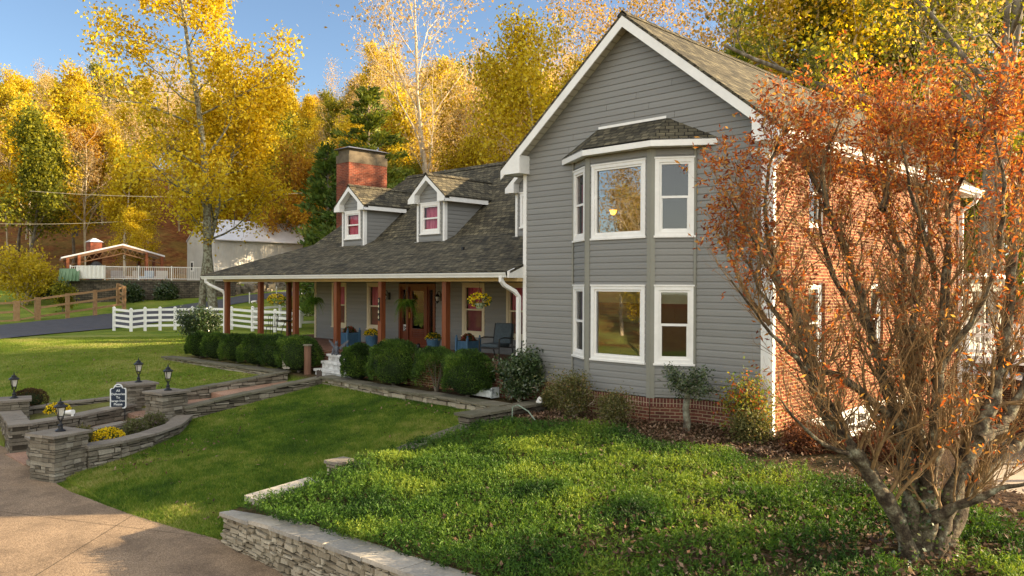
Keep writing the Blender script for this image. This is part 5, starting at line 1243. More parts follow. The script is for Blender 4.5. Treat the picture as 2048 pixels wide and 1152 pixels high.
# ---------------------------------------------------------------- flowers
m_yf = leafmat('yellow_petals', [(.65, .42, .01), (.8, .6, .02), (.85, .7, .05)], .2); m_rf = leafmat('maroon_petals', [(.18, .02, .02), (.35, .05, .04), (.4, .14, .1)], .2); m_gf = leafmat('flower_foliage', [(.03, .06, .01), (.07, .13, .02)], .3)
def mumplant(loc, r, h, fm, seed, name, label, nf=260, parent=None, group=None, low=0):
    rg = onerg(seed); e = empty(name, loc, 0, label, 'flowers', group)
    n = 500; u = unit(rg.normal(size=(n, 3))); u[:, 2] = np.abs(u[:, 2]); P = u*np.array([r, r, h])*rg.uniform(.5, .95, n)[:, None]; V, F = leafquads(P, .06, rg, .5, dirs=u); npmesh('foliage', V, F, m_gf, e, rnd=rg.uniform(size=n), local=True)
    u = unit(rg.normal(size=(nf, 3))); u[:, 2] = np.abs(u[:, 2])*.9+low; P = u*np.array([r, r, h])*rg.uniform(.9, 1.05, nf)[:, None]
    P = np.repeat(P, 5, 0); D = np.repeat(u, 5, 0); V, F = leafquads(P, .035, rg, .8, dirs=D*1.2+rg.normal(size=P.shape)*.6); npmesh('blossoms', V, F, fm, e, rnd=rg.uniform(size=len(P)), local=True)
    return e
mumplant((-19.05, 6.45, .50), .34, .26, m_yf, 501, 'yellow_flowers', 'mound of yellow flowers in the right flower bed beside the front pillar', 420)
mumplant((-22.85, 6.5, .66), .30, .26, m_yf, 502, 'yellow_flowers', 'yellow flowers in the left bed, behind the front lantern', 300)
m_heather = leafmat('purple_green_sprigs', [(.08, .10, .03), (.13, .14, .05), (.20, .12, .16)], .3)
for i, (x, y, l) in enumerate(((-19.5, 7.2, 'grey green sprig plant in the middle of the right flower bed'), (-20.0, 7.85, 'sprig plant in the right flower bed nearest the rear pillar'), (-19.2, 5.95, 'tan grassy plant at the foot of the yellow flowers'))):
    shrub('bed_plant', l, (x, y, .5), .28, .25, 10, m_heather if i < 2 else m_dryl, .045, 7, .06, m_bark, 510+i, cat='plant')
# planters
m_blue = M('blue_glaze', [(.045, .12, .20), (.075, .17, .27)], scale=6, rough=.35, spec=.5)
m_soil = M('potting_soil', [(.02, .014, .01), (.04, .03, .02)], scale=10, rough=1)
def sqplanter(x, y, label):
    e = empty('square_planter', (x, y, FL), 0, label, 'planter', 'blue planters on the porch'); mb = MB(); s = .24
    for a, b in ((-1, -1), (1, -1), (1, 1), (-1, 1)): mb.box(x+a*s-.03, x+a*s+.03, y+b*s-.03, y+b*s+.03, FL, FL+.56); mb.lathe((x+a*s, y+b*s, FL+.56), [(.03, 0), (.02, .02), (.035, .045), (.01, .08)], 6)
    mb.box(x-s+.012, x+s-.012, y-s+.012, y+s-.012, FL+.08, FL+.47)
    for k in range(-3, 4): mb.box(x+k*.06-.004, x+k*.06+.004, y-s-.002, y-s+.011, FL+.1, FL+.45)
    mb.build('box', m_blue, e); mb = MB(); mb.box(x-s+.03, x+s-.03, y-s+.03, y+s-.03, FL+.472, FL+.485); mb.build('soil', m_soil, e)
def rndpot(x, y, label):
    e = empty('round_pot', (x, y, FL), 0, label, 'flower pot', 'blue planters on the porch'); mb = MB()
    mb.lathe((x, y, FL), [(.15, 0), (.17, .05), (.215, .30), (.225, .36), (.245, .37), (.245, .41), (.215, .41), (.205, .36)], 18); mb.build('pot', m_blue, e, smooth=False)
    mb = MB(); mb.lathe((x, y, FL), [(.2, .36), (.2, .375)], 14); mb.build('soil', m_soil, e)
sqplanter(-22.65, 15.35, 'square blue planter of dark red flowers left of the front door'); mumplant((-22.65, 15.35, FL+.48), .2, .2, m_rf, 521, 'red_flowers', 'dark red flowers in the square planter left of the door', 130)
rndpot(-21.95, 15.75, 'round blue pot of yellow flowers behind the numbered porch post'); mumplant((-21.95, 15.75, FL+.38), .25, .24, m_yf, 522, 'yellow_flowers', 'yellow flowers in the round pot behind the numbered post', 200)
rndpot(-19.15, 16.1, 'round blue pot of yellow flowers right of the front door'); mumplant((-19.15, 16.1, FL+.38), .25, .22, m_yf, 523, 'yellow_flowers', 'half faded yellow flowers in the round pot right of the door', 90)
sqplanter(-17.0, 15.6, 'square blue planter of red flowers beside the cushioned chair'); mumplant((-17.0, 15.6, FL+.48), .2, .2, m_rf, 524, 'red_flowers', 'red flowers in the square planter beside the chair', 130)
# patio chair and side table
m_cush = M('slate_cushion', [(.055, .075, .085), (.085, .11, .125)], scale=12, rough=.9, bump=.2); m_chm = M('bronze_frame', [(.03, .028, .025), (.05, .045, .04)], scale=8, rough=.5)
def chair(cx, cy, rz, label):
    e = empty('patio_chair', (cx, cy, FL), rz, label, 'chair')
    mb = MB(); mb.box(-.29, .29, -.34, .30, .36, .46); mb.build('seat_cushion', m_cush, e, local=True, bevel=.035)
    mb = MB(); mb.add([(-.29, .28, .42), (.29, .28, .42), (.29, .42, .42), (-.29, .42, .42), (-.28, .40, 1.02), (.28, .40, 1.02), (.28, .52, 1.0), (-.28, .52, 1.0)], [(0, 3, 2, 1), (4, 5, 6, 7), (0, 1, 5, 4), (1, 2, 6, 5), (2, 3, 7, 6), (3, 0, 4, 7)]); mb.build('back_cushion', m_cush, e, local=True, bevel=.04)
    for s in (-1, 1):
        mb = MB(); mb.tube([(s*.33, -.34, .0), (s*.33, -.33, .60), (s*.34, -.1, .63), (s*.34, .35, .60), (s*.33, .42, .58)], .018, 6); mb.build('armrest', m_chm, e, local=True)
        mb = MB(); mb.tube([(s*.32, .46, 1.0), (s*.32, .34, .36), (s*.32, .46, 0)], .018, 6); mb.build('leg', m_chm, e, local=True)
    mb = MB(); mb.tube([(-.32, -.32, .34), (.32, -.32, .34)], .018, 6); mb.tube([(-.32, .3, .34), (.32, .3, .34)], .018, 6); mb.build('seat_frame', m_chm, e, local=True)
chair(-15.85, 15.6, R(12), 'dark metal patio chair with slate blue cushions on the porch')
e = empty('side_table', (-14.75, 15.5, FL), 0, 'low dark metal side table right of the patio chair', 'table'); mb = MB(); mb.lathe((-14.75, 15.5, FL), [(.26, .40), (.27, .42), (.26, .44)], 16); mb.build('tabletop', m_chm, e)
for k in range(3):
    a = k*2.09; mb = MB(); mb.tube([(-14.75+.05*math.cos(a), 15.5+.05*math.sin(a), FL+.4), (-14.75+.2*math.cos(a), 15.5+.2*math.sin(a), FL)], .015, 6); mb.build('leg', m_chm, e)
# iron bistro set on the side porch
e = empty('iron_chair', (-28.0, 15.4, FL), .5, 'black scrolled iron chair on the far end of the porch', 'chair')
mb = MB(); mb.lathe((0, 0, 0), [(.22, .44), (.22, .46)], 12); mb.build('seat', m_black, e, local=True)
mb = MB()
for k in range(7): a = -1+k/3; mb.tube([(.22*math.sin(a), .2*math.cos(a), .45), (.26*math.sin(a), .26*math.cos(a), .95-.1*abs(a))], .009, 4)
mb.tube([(.26*math.sin(a), .26*math.cos(a), .95-.1*abs(a)) for a in (-1, -.5, 0, .5, 1)], .012, 5); mb.build('backrest', m_black, e, local=True)
for k in range(4):
    a = .78+k*1.57; mb = MB(); mb.tube([(.18*math.cos(a), .18*math.sin(a), .44), (.24*math.cos(a), .24*math.sin(a), 0)], .012, 5); mb.build('leg', m_black, e, local=True)
e = empty('iron_table', (-27.0, 15.5, FL), 0, 'black lacy iron table on the far end of the porch', 'table')
mb = MB(); mb.lathe((0, 0, 0), [(.42, .70), (.43, .72), (.42, .73)], 20); mb.build('tabletop', m_black, e, local=True)
for k in range(3):
    a = k*2.09; mb = MB(); mb.tube([(.08*math.cos(a), .08*math.sin(a), .7), (.2*math.cos(a), .2*math.sin(a), .3), (.3*math.cos(a), .3*math.sin(a), 0)], .016, 5); mb.build('leg', m_black, e, local=True)
# hanging ferns and baskets
m_fern = leafmat('fern_green', [(.03, .09, .01), (.07, .16, .015), (.13, .24, .03), (.3, .3, .05)], .4)
def fern(x, y, z, r, label, seed, n=70):
    rg = onerg(seed); e = empty('hanging_fern', (x, y, z), 0, label, 'hanging plant', 'hanging ferns under the porch beam'); mb = MB()
    mb.lathe((0, 0, 0), [(.10, -.12), (.14, 0), (.145, .01), (.10, .01)], 10); 
    mb.build('pot', m_black, e, local=True); mb = MB()
    for k in range(3): a = k*2.09; mb.tube([(.14*math.cos(a), .14*math.sin(a), 0), (0, 0, .42)], .004, 3)
    mb.tube([(0, 0, .42), (0, 0, 4.34-z)], .004, 3); mb.build('hanger', m_black, e, local=True)
    Ps, Ds = [], []
    for k in range(n):
        a = rg.uniform(0, 6.28); L = r*rg.uniform(.7, 1.25); m = 26; t = np.linspace(.08, 1, m); el = rg.uniform(.1, .9)
        c = np.stack([np.cos(a)*t*L*(1-.25*t), np.sin(a)*t*L*(1-.25*t), el*L*t*1.1-1.5*L*t**2*(.6+.3*(1-el))], 1); d = np.gradient(c, axis=0); sd_ = unit(np.cross(d, [0, 0, 1.]))
        for s in (-1, 1): Ps.append(c); Ds.append(sd_*s+unit(d)*.4)
    P = np.concatenate(Ps); D = unit(np.concatenate(Ds)); w_ = np.tile(np.concatenate([np.linspace(1, .35, 26)]*2), n)
    b = unit(np.cross(D, rg.normal(size=P.shape)*.3+np.array([0, 0, 1.]))); bb = unit(np.cross(b, D)); S = (.075*w_)[:, None]
    V = np.stack([P, P+D*S*.5+np.cross(bb, D)*S*.16, P+D*S-np.array([0, 0, .012]), P+D*S*.5-np.cross(bb, D)*S*.16], 1).reshape(-1, 3)
    npmesh('fronds', V, np.arange(len(V)).reshape(-1, 4), m_fern, e, rnd=np.clip(np.repeat(rg.uniform(.1, .8, n), 52)+rg.normal(size=len(P))*.08, 0, 1), local=True)
fern(-17.95, 14.1, 3.52, .42, 'hanging fern in front of the mahogany door', 601); fern(-22.85, 14.1, 3.50, .42, 'hanging fern near the left corner of the siding wall', 602)
def basket(x, y, z, label, seed):
    e = empty('hanging_basket', (x, y, z), 0, label, 'hanging basket'); mb = MB(); mb.lathe((0, 0, 0), [(.08, -.14), (.12, -.02), (.135, 0), (.10, 0)], 12); mb.build('pot', M('pale_green_pot', [(.3, .36, .22), (.36, .42, .28)], scale=4), e, local=True)
    mb = MB()
    for k in range(3): a = k*2.09; mb.tube([(.13*math.cos(a), .13*math.sin(a), 0), (0, 0, .42)], .004, 3)
    mb.tube([(0, 0, .42), (0, 0, 4.34-z)], .004, 3); mb.build('hanger', m_black, e, local=True)
    rg = onerg(seed); n = 260; u = unit(rg.normal(size=(n, 3))); P = u*np.array([.27, .27, .14])+np.array([0, 0, .07]); V, F = leafquads(P, .07, rg, .45, dirs=u); npmesh('foliage', V, F, m_gf, e, rnd=rg.uniform(size=n), local=True)
    P = np.repeat(u[:90]*np.array([.29, .29, .17])+np.array([0, 0, .09]), 5, 0); V, F = leafquads(P, .05, rg, .8); npmesh('blossoms', V, F, m_yf, e, rnd=rg.uniform(size=len(P)), local=True)
basket(-14.93, 14.1, 3.55, 'hanging pot of yellow and white flowers before the third window', 611); basket(-25.3, 14.1, 3.42, 'hanging basket of yellow flowers between the left porch posts', 612)
# wall lanterns beside the door
for x, l in ((-22.6, 'black wall lantern left of the front door'), (-19.75, 'black wall lantern right of the front door')):
    e = empty('wall_lantern', (x, 16.98, 3.6), 0, l, 'wall lantern', 'wall lanterns by the front door'); mb = MB(); mb.box(x-.05, x+.05, 16.93, 16.975, 3.5, 3.75); mb.tube([(x, 16.93, 3.68), (x, 16.85, 3.82), (x, 16.78, 3.80), (x, 16.76, 3.74)], .012, 6); mb.build('bracket', m_black, e)
    mb = MB(); mb.lathe((x, 16.76, 3.5), [(.045, .0), (.08, .14)], 6); mb.build('lamp_glass', m_frost, e)
    mb = MB(); mb.lathe((x, 16.76, 3.5), [(.10, .14), (.06, .19), (.02, .24)], 6); mb.lathe((x, 16.76, 3.5), [(.01, -.08), (.05, -.02), (.05, 0)], 6)
    for k in range(6): a = R(30+60*k); mb.tube([(x+.05*math.cos(a), 16.76+.05*math.sin(a), 3.5), (x+.085*math.cos(a), 16.76+.085*math.sin(a), 3.64)], .006, 4)
    mb.build('cage', m_black, e)
# ---------------------------------------------------------------- signs and small things
def text(body, size, loc, rot, mat, parent, name='lettering', ext=.002, align='CENTER'):
    cu = bpy.data.curves.new(name, 'FONT'); cu.body = body; cu.size = size; cu.align_x = align; cu.align_y = 'CENTER'; cu.extrude = ext; cu.resolution_u = 3; cu.offset = size*.012
    o = bpy.data.objects.new(name+'_curve', cu); COL.objects.link(o); dg = bpy.context.evaluated_depsgraph_get(); me = bpy.data.meshes.new_from_object(o.evaluated_get(dg))
    bpy.data.objects.remove(o); me.materials.clear(); me.materials.append(mat); t = bpy.data.objects.new(name, me); COL.objects.link(t); t.location = loc; t.rotation_euler = rot; t.parent = parent; return t
sx_, sy_ = -21.62, 7.62
sg = empty('delivery_sign', (-22.15, 7.75, .70), R(62), 'navy and white arched sign reading All Deliveries To Garage Door Please', 'sign'); sg.rotation_euler = (0, R(0), R(58))
def arch(w_, h_, r_, inset=0):
    pts = []; rr_ = .035
    W2 = w_/2-inset; T = h_-r_-inset*.4
    pts += [(-W2+rr_, inset), (W2-rr_, inset), (W2, inset+rr_), (W2, T-.03), (W2-.03, T), (r_*1.0-inset*.3, T)]
    for k in range(1, 10): a = math.pi*k/10; pts.append(((r_-inset)*math.cos(a), T+(r_-inset*.7)*math.sin(a)))
    pts += [(-r_*1.0+inset*.3, T), (-W2+.03, T), (-W2, T-.03), (-W2, inset+rr_)]; return pts
def plate(mb, pts, y0, y1, m=0):
    n = len(pts); vs = [(p[0], y0, p[1]) for p in pts]+[(p[0], y1, p[1]) for p in pts]; mb.add(vs, [list(range(n)), list(range(2*n-1, n-1, -1))]+[(i, i+n, (i+1) % n+n, (i+1) % n) for i in range(n)], m, .5)
m_navy = M('navy_sign', [(.012, .022, .04), (.02, .032, .055)], scale=5, rough=.4); m_signw = M('sign_white', [(.62, .66, .66), (.72, .74, .73)], scale=4, rough=.5)
mb = MB(); plate(mb, arch(.40, .66, .115), -.012, .012); mb.build('sign_border', m_signw, sg, local=True)
mb = MB(); plate(mb, arch(.40, .66, .115, .028), -.016, -.0125); mb.build('sign_panel', m_navy, sg, local=True)
for s in (-.16, .16):
    mb = MB(); mb.box(s-.012, s+.012, .012, .03, -.35, .5); mb.build('stake', m_black, sg, local=True)
mb = MB()
for k in range(-2, 3): mb.lathe((k*.026, 0, 0), [(.002, .0), (.015, .008), (.002, .016)], 6)
o = mb.build('scroll_ornament', m_signw, sg, local=True, uv=False); o.location = (0, -.018, .585); o.rotation_euler = (R(90), 0, 0)
for k, (s, z, sz) in enumerate((('All', .475, .085), ('Deliveries', .385, .085), ('To', .295, .085), ('Garage Door', .205, .072), ('Please', .115, .085))): text(s, sz, (0, -.018, z), (R(90), 0, 0), m_signw, sg)
pl = empty('garden_plaque', (-22.3, 12.78, 1.28), R(42), 'small cream arched plaque on a stake before the biggest yew bush of the left row', 'sign'); mb = MB(); m_pq = M('cream_plaque', [(.42, .38, .32), (.5, .46, .4)], scale=5, rough=.7)
plate(mb, arch(.24, .40, .10), -.01, .01); o = mb.build('plaque', m_pq, pl, local=True); o.location.z = .1; mb = MB(); mb.box(-.01, .01, -.005, .005, -.1, .1); mb.build('stake', m_black, pl, local=True)
mb = MB(); plate(mb, [(-.04, .30), (.0, .37), (.04, .30), (.0, .33)], -.016, -.0105); plate(mb, [(-.03, .18), (.03, .18), (.035, .27), (-.035, .27), (-.02, .22)], -.016, -.0105); mb.build('relief', M('bronze_relief', [(.1, .08, .06)], rough=.6), pl, local=True)
ws = empty('wooden_marker', (-20.42, 12.78, 1.05), R(42), 'small dark notched wooden marker on a pale stake at the walk corner', 'sign'); mb = MB(); plate(mb, [(-.08, .22), (.08, .2), (.085, .40), (.05, .42), (.04, .46), (.01, .42), (-.03, .45), (-.08, .42)], -.012, .012); mb.build('board', M('dark_board', [(.05, .04, .035), (.09, .07, .06)], scale=8, rough=.9), ws, local=True)
mb = MB(); mb.box(-.014, .014, -.005, .005, -.2, .25); mb.build('stake', m_capst, ws, local=True)
# house number plate on the post: digits too worn to read in the photograph
e = empty('number_plate', (-19.15, 14.0, 3.3), 0, 'narrow dark plaque with stacked house numbers on a porch post', 'number plate'); mb = MB(); mb.box(-.04, .04, -.012, .0, -.34, .34); mb.build('plate', m_black, e, local=True)
for k, s in enumerate('3466'): text(s, .12, (0, -.016, .24-.16*k), (R(90), 0, 0), m_cream, e, name='numeral')
# winged gargoyle statue on the top step
e = empty('gargoyle_statue', (-20.95, 13.72, 1.86), R(25), 'small grey winged gargoyle statue on the top porch step', 'statue'); m_gar = M('grey_resin', [(.06, .07, .085), (.13, .14, .16)], scale=20, rough=.7)
mb = MB(); mb.lathe((0, 0, 0), [(.09, 0), (.10, .03), (.06, .06), (.075, .12), (.085, .18), (.06, .25), (.035, .28), (.05, .31), (.055, .35), (.04, .39), (.01, .41)], 12)
for s in (-1, 1): mb.tube([(s*.03, 0, .39), (s*.045, 0, .45)], [.012, .004], 5); mb.tube([(s*.05, -.03, .25), (s*.08, -.1, .14), (s*.05, -.12, .05)], [.028, .022, .02], 6); mb.tube([(s*.04, -.06, .12), (s*.09, -.1, .05), (s*.07, -.14, .0)], [.035, .03, .025], 6)
mb.tube([(0, -.04, .34), (0, -.08, .33)], [.03, .015], 6); mb.build('body', m_gar, e, local=True, smooth=True)
for s in (-1, 1):
    mb = MB(); pts = [(s*.04, .04, .20), (s*.20, .09, .36), (s*.36, .12, .46), (s*.33, .12, .36), (s*.27, .11, .33), (s*.24, .10, .25), (s*.16, .08, .22), (s*.12, .06, .14)]
    n = len(pts); mb.add(pts+[(p[0], p[1]+.02, p[2]) for p in pts], [list(range(n)), list(range(2*n-1, n-1, -1))]+[(i, i+n, (i+1) % n+n, (i+1) % n) for i in range(n)]); mb.build('wing', m_gar, e, local=True)
# fallen white sign, bag, frog, hose
e = empty('fallen_planter_box', (-14.2, 13.45, 1.30), R(0), 'peeling white wooden box tipped over on the edging below the brick porch', 'box'); mb = MB()
m_peel = M('peeling_paint', [(.02, .03, .035), (.55, .6, .6), (.68, .72, .72)], scale=7, rough=.7)
mb.box(-.5, .5, -.10, .10, .0, .03); mb.box(-.5, .5, -.12, -.09, .0, .17); mb.box(-.5, .5, .09, .12, .0, .17); mb.box(-.53, -.50, -.13, .13, -.01, .19); mb.box(.50, .53, -.13, .13, -.01, .24); mb.build('box_boards', m_peel, e, local=True)
mb = MB(); mb.lathe((0, 0, 0), [(.03, 0), (.09, .03), (.10, .10), (.05, .19), (.015, .22)], 7, sx=1.1, sy=.7); o = mb.build('white_bag', m_white, None, local=True); o.location = (-12.45, 13.7, 1.2); tag(o, 'crumpled white bag against the brick foundation', 'bag')
e = empty('frog_figure', (-19.65, 15.9, FL), 0, 'small black and white figurine by the pot right of the door', 'figurine'); mb = MB(); mb.lathe((0, 0, 0), [(.07, 0), (.09, .06), (.07, .12), (.05, .15), (.065, .19), (.02, .24)], 10); mb.build('body', m_black, e, local=True, smooth=True)
for s in (-1, 1): mb = MB(); mb.lathe((s*.05, -.06, 0), [(.01, 0), (.035, .02), (.01, .06)], 8); mb.build('foot', m_white, e, local=True)
mb = MB(); q = Vector((-11.6, 11.9, 1.18)); mb.tube([q+Vector((0, 0, -.1)), q+Vector((.0, .02, .28)), q+Vector((.12, .06, .33)), q+Vector((.38, .1, .22)), q+Vector((.62, .1, .02))], .014, 6); o = mb.build('garden_hose', M('grey_green_hose', [(.2, .26, .2)], rough=.5), None); tag(o, 'loop of grey green hose arching out of the ground cover', 'hose')
e = empty('well_light', (-20.6, 7.1, .66), R(20), 'white path light fixture on the left step wall behind the front lantern', 'path light')
mb = MB(); mb.tube([(-.16, 0, .05), (.12, 0, .08)], [.05, .065], 8); mb.build('hood', m_white, e, local=True); mb = MB(); mb.lathe((.1, 0, -.06), [(.03, 0), (.03, .1)], 8); mb.build('stem', m_white, e, local=True)
e.location = (-21.72, 6.45, .73)
# pendant lamp glimpsed in the upper bay window
e = empty('pendant_lamp', (-10.75, 14.25, 5.55), 0, 'small amber glass lamp glowing behind the upper bay window', 'lamp'); m, ns, ls, p = nm('amber_glow'); p.inputs['Base Color'].default_value = (.8, .3, .02, 1); p.inputs['Emission Color'].default_value = (1, .42, .04, 1); p.inputs['Emission Strength'].default_value = 1.2
mb = MB(); mb.lathe((0, 0, 0), [(.03, -.02), (.09, .05), (.12, .15), (.11, .155), (.08, .06)], 10); mb.build('lamp_shade', m, e, local=True); mb = MB(); mb.tube([(0, 0, .05), (0, 0, .9)], .006, 4); mb.build('stem', m_black, e, local=True)
# ================================================================ background buildings and walls
def P3(xp, yp, d): return cp(xp, yp, d)
# pool terrace: stacked block retaining wall with pool fence on top
tw0, tw1 = P3(140, 600, 66.5), P3(470, 585, 70.5)
m_block = brickmat('terrace_block', (.15, .125, .095), (.08, .07, .055), (.03, .026, .02), bw=.42, bh=.16, mo=.018, var=.4)
e = empty('terrace_wall', (tw0.x, tw0.y, 2.3), 0, 'grey block retaining wall below the pool terrace', 'stone wall')
a = Vector((tw0.x, tw0.y, 0)); b = Vector((tw1.x, tw1.y, 0)); t = (b-a).normalized(); n = Vector((t.y, -t.x, 0)); L = (b-a).length
ZT = 4.25
mb = MB(); mb.obox(a, t, n, 0, L, 1.5, ZT, -.3, 0); mb.build('blocks', m_block, e)
mb = MB(); mb.obox(a, t, n, -.05, L+.05, ZT, ZT+.1, -.35, .05); mb.build('coping', m_capdk, e)
# terrace fill
mb = MB(); mb.poly([tuple(a-n*.3+Vector((0, 0, ZT-.02))), tuple(b-n*.3+Vector((0, 0, ZT-.02))), tuple(b-n*16+Vector((0, 0, ZT+.2))), tuple(a-n*16+Vector((0, 0, ZT+.2)))]); struct(mb.build('terrace_paving', M('terrace_concrete', [(.25, .2, .16), (.36, .31, .26)], scale=1, rough=.9), None))
e = empty('pool_fence', (a.x, a.y, ZT), 0, 'white picket metal fence along the pool terrace edge', 'fence')
npan = int(L/2.4)
for i in range(npan+1):
    u = L*i/npan; mb = MB(); mb.obox(a, t, n, u-.05, u+.05, ZT+.1, ZT+1.35, -.2, -.1); mb.build('post', m_white, e)
    if i < npan:
        mb = MB(); v = L*(i+1)/npan
        for z in (.2, 1.22): mb.obox(a, t, n, u+.05, v-.05, ZT+z, ZT+z+.06, -.175, -.125)
        k = 17
        for q in range(1, k): x = lerp(u, v, q/k); mb.obox(a, t, n, x-.016, x+.016, ZT+.26, ZT+1.22, -.165, -.135)
        mb.build('picket_panel', m_white, e)
wl0 = P3(150, 600, 66.0)
mb = MB(); q0 = P3(118, 560, 66.8); q1 = P3(155, 558, 66.6); 
def card(name, pts, th, mat, label, cat, wave=0):
    mb = MB(); P = [Vector(p) for p in pts]; nrm = (P[1]-P[0]).cross(P[2]-P[0]).normalized()*th
    m_ = len(P); mb.add(P+[p-nrm for p in P], [list(range(m_)), list(range(2*m_-1, m_-1, -1))]+[(i, i+m_, (i+1) % m_+m_, (i+1) % m_) for i in range(m_)])
    o = mb.build(name, mat, None); tag(o, label, cat); return o
mb = MB(); k = 12
for i in range(k):
    x0, x1 = 118+i*3.4, 118+(i+1)*3.4; w0 = .25*(i % 2); w1 = .25*((i+1) % 2)
    mb.poly([P3(x0-2*(i < 6), 562-(i % 2)*1.0, 65.6-w0), P3(x1-2*(i < 5), 562, 65.6-w1), P3(x1+1, 537, 66.4), P3(x0+1, 537, 66.4)])
o = mb.build('green_tarp', M('green_tarpaulin', [(.10, .19, .10), (.18, .28, .17)], scale=1.2, rough=.6), None); tag(o, 'green tarpaulin draped over the left corner of the terrace', 'tarp')
mb = MB()
for i in range(14):
    x0, x1 = 152+i*4.2, 152+(i+1)*4.2; w0 = .12*(i % 2); w1 = .12*((i+1) % 2)
    mb.poly([P3(x0, 557, 66.3-w0), P3(x1, 557, 66.3-w1), P3(x1, 531, 66.3-w1), P3(x0, 531, 66.3-w0)])
o = mb.build('white_screen', m_white, None); tag(o, 'white cloth windscreen hung along the left end of the pool fence', 'screen')
# pavilion
D0 = 73.0
pv = empty('pavilion', (P3(225, 540, D0).x, P3(225, 540, D0).y, 4.4), 0, 'open timber pavilion with shallow metal gable roof and brick chimney', 'pavilion')
Lf, Ap, Rt = P3(122, 514, D0-2.2), P3(246, 487.5, D0), P3(330, 511, D0+2.2)
dirb = (Vector((v0x, v0y, 0))*.85-Vector((r0x, r0y, 0))*.5).normalized()*7
mb = MB(); up_ = Vector((0, 0, .0))
mb.slab([tuple(Ap), tuple(Ap+dirb), tuple(Lf+dirb), tuple(Lf)], .14, 0); mb.build('roof', m_metalroof, pv)
mb = MB(); mb.slab([tuple(Ap+dirb), tuple(Ap), tuple(Rt), tuple(Rt+dirb)], .14, 0); mb.build('roof', m_metalroof, pv)
off = Vector((r0x, r0y, 0)).normalized()
mb = MB()
for s, E in ((1, Lf), (1, Rt)):
    A_ = Ap+Vector((0, 0, -.16)); B_ = E+Vector((0, 0, -.16)); dz = Vector((0, 0, -.22)); f = Vector((v0x, v0y, 0))*-.05
    mb.hexa([A_+dz+f, B_+dz+f, B_+dz-f, A_+dz-f], [A_+f, B_+f, B_-f, A_-f])
m_brn = M('brown_framing', [(.10, .055, .03), (.16, .09, .05)], scale=3, rough=.8); mb.build('rake_beam', m_brn, pv)
mb = MB(); base = lambda p: Vector((p.x, p.y, 0))
for E in (Lf, Rt):
    for k in range(9):
        u0_, u1_ = k/9, (k+1)/9; A_ = Ap.lerp(E, u0_)+Vector((0, 0, -.4)); B_ = Ap.lerp(E, u1_)+Vector((0, 0, -.4)); C_ = Ap.lerp(E, min(1, (k+.5)/9))+Vector((0, 0, -.85))
        mb.tube([A_, C_, B_], .03, 4)
    mb.tube([Ap+Vector((0, 0, -.9)), E.lerp(Ap, .06)+Vector((0, 0, -.85))], .06, 4)
mb.build('truss', m_brn, pv)
for E, f_ in ((Lf, .10), (Rt, .08), (Lf, .28), (Rt, .45)):
    p = E.lerp(Ap, f_)
    for dd_ in (0, .92):
        q = p+dirb*dd_; mb = MB(); mb.box(q.x-.12, q.x+.12, q.y-.12, q.y+.12, 4.2, q.z-.2); mb.build('post', m_wood, pv)
c = P3(188, 505, D0+1.6); mb = MB(); mb.box(c.x-.62, c.x+.62, c.y-.5, c.y+.5, 4.2, P3(188, 484.5, D0+1.6).z); ch = mb.build('chimney', m_chbrick, pv)
zt_ = P3(188, 484.5, D0+1.6).z; mb = MB(); mb.hexa([(c.x-.75, c.y-.62, zt_), (c.x+.75, c.y-.62, zt_), (c.x+.75, c.y+.62, zt_), (c.x-.75, c.y+.62, zt_)], [(c.x-.1, c.y-.1, zt_+.38), (c.x+.1, c.y-.1, zt_+.38), (c.x+.1, c.y+.1, zt_+.38), (c.x-.1, c.y+.1, zt_+.38)]); mb.build('chimney_cap', m_metalroof, ch)
# grill, umbrella, loungers under it
q = P3(192, 527, D0-1); mb = MB(); mb.lathe((q.x, q.y, 4.3), [(.5, 0), (.55, .6), (.7, .9), (.6, 1.4), (.3, 1.7), (.1, 1.8)], 9); o = mb.build('covered_grill', m_black, None); tag(o, 'big black covered smoker under the pavilion', 'grill')
for i, (xp, c_, l) in enumerate(((262, (.5, .42, .34), 'tan patio seat behind the pool fence, nearest the pavilion'), (292, (.45, .5, .55), 'grey blue patio seat behind the pool fence'), (322, (.55, .5, .45), 'pale patio seat behind the pool fence, left of the trees'), (236, (.35, .3, .28), 'brown patio seat beside the white screen'))):
    q = P3(xp, 545, D0-3.5); e = empty('patio_armchair', (q.x, q.y, ZT), .5*i, l, 'seat'); mb = MB(); mb.box(-.5, .5, -.4, .4, .25, .45); mb.build('seat', M('seat_cloth', [c_], rough=.9), e, local=True, bevel=.05)
    mb = MB(); mb.box(-.5, .5, .3, .45, .45, .95); mb.build('backrest', M('seat_back', [tuple(x*.8 for x in c_)], rough=.9), e, local=True, bevel=.05)
    for a_, b_ in ((-.45, -.35), (.45, -.35), (.45, .35), (-.45, .35)): mb = MB(); mb.box(a_-.03, a_+.03, b_-.03, b_+.03, 0, .25); mb.build('leg', m_black, e, local=True)
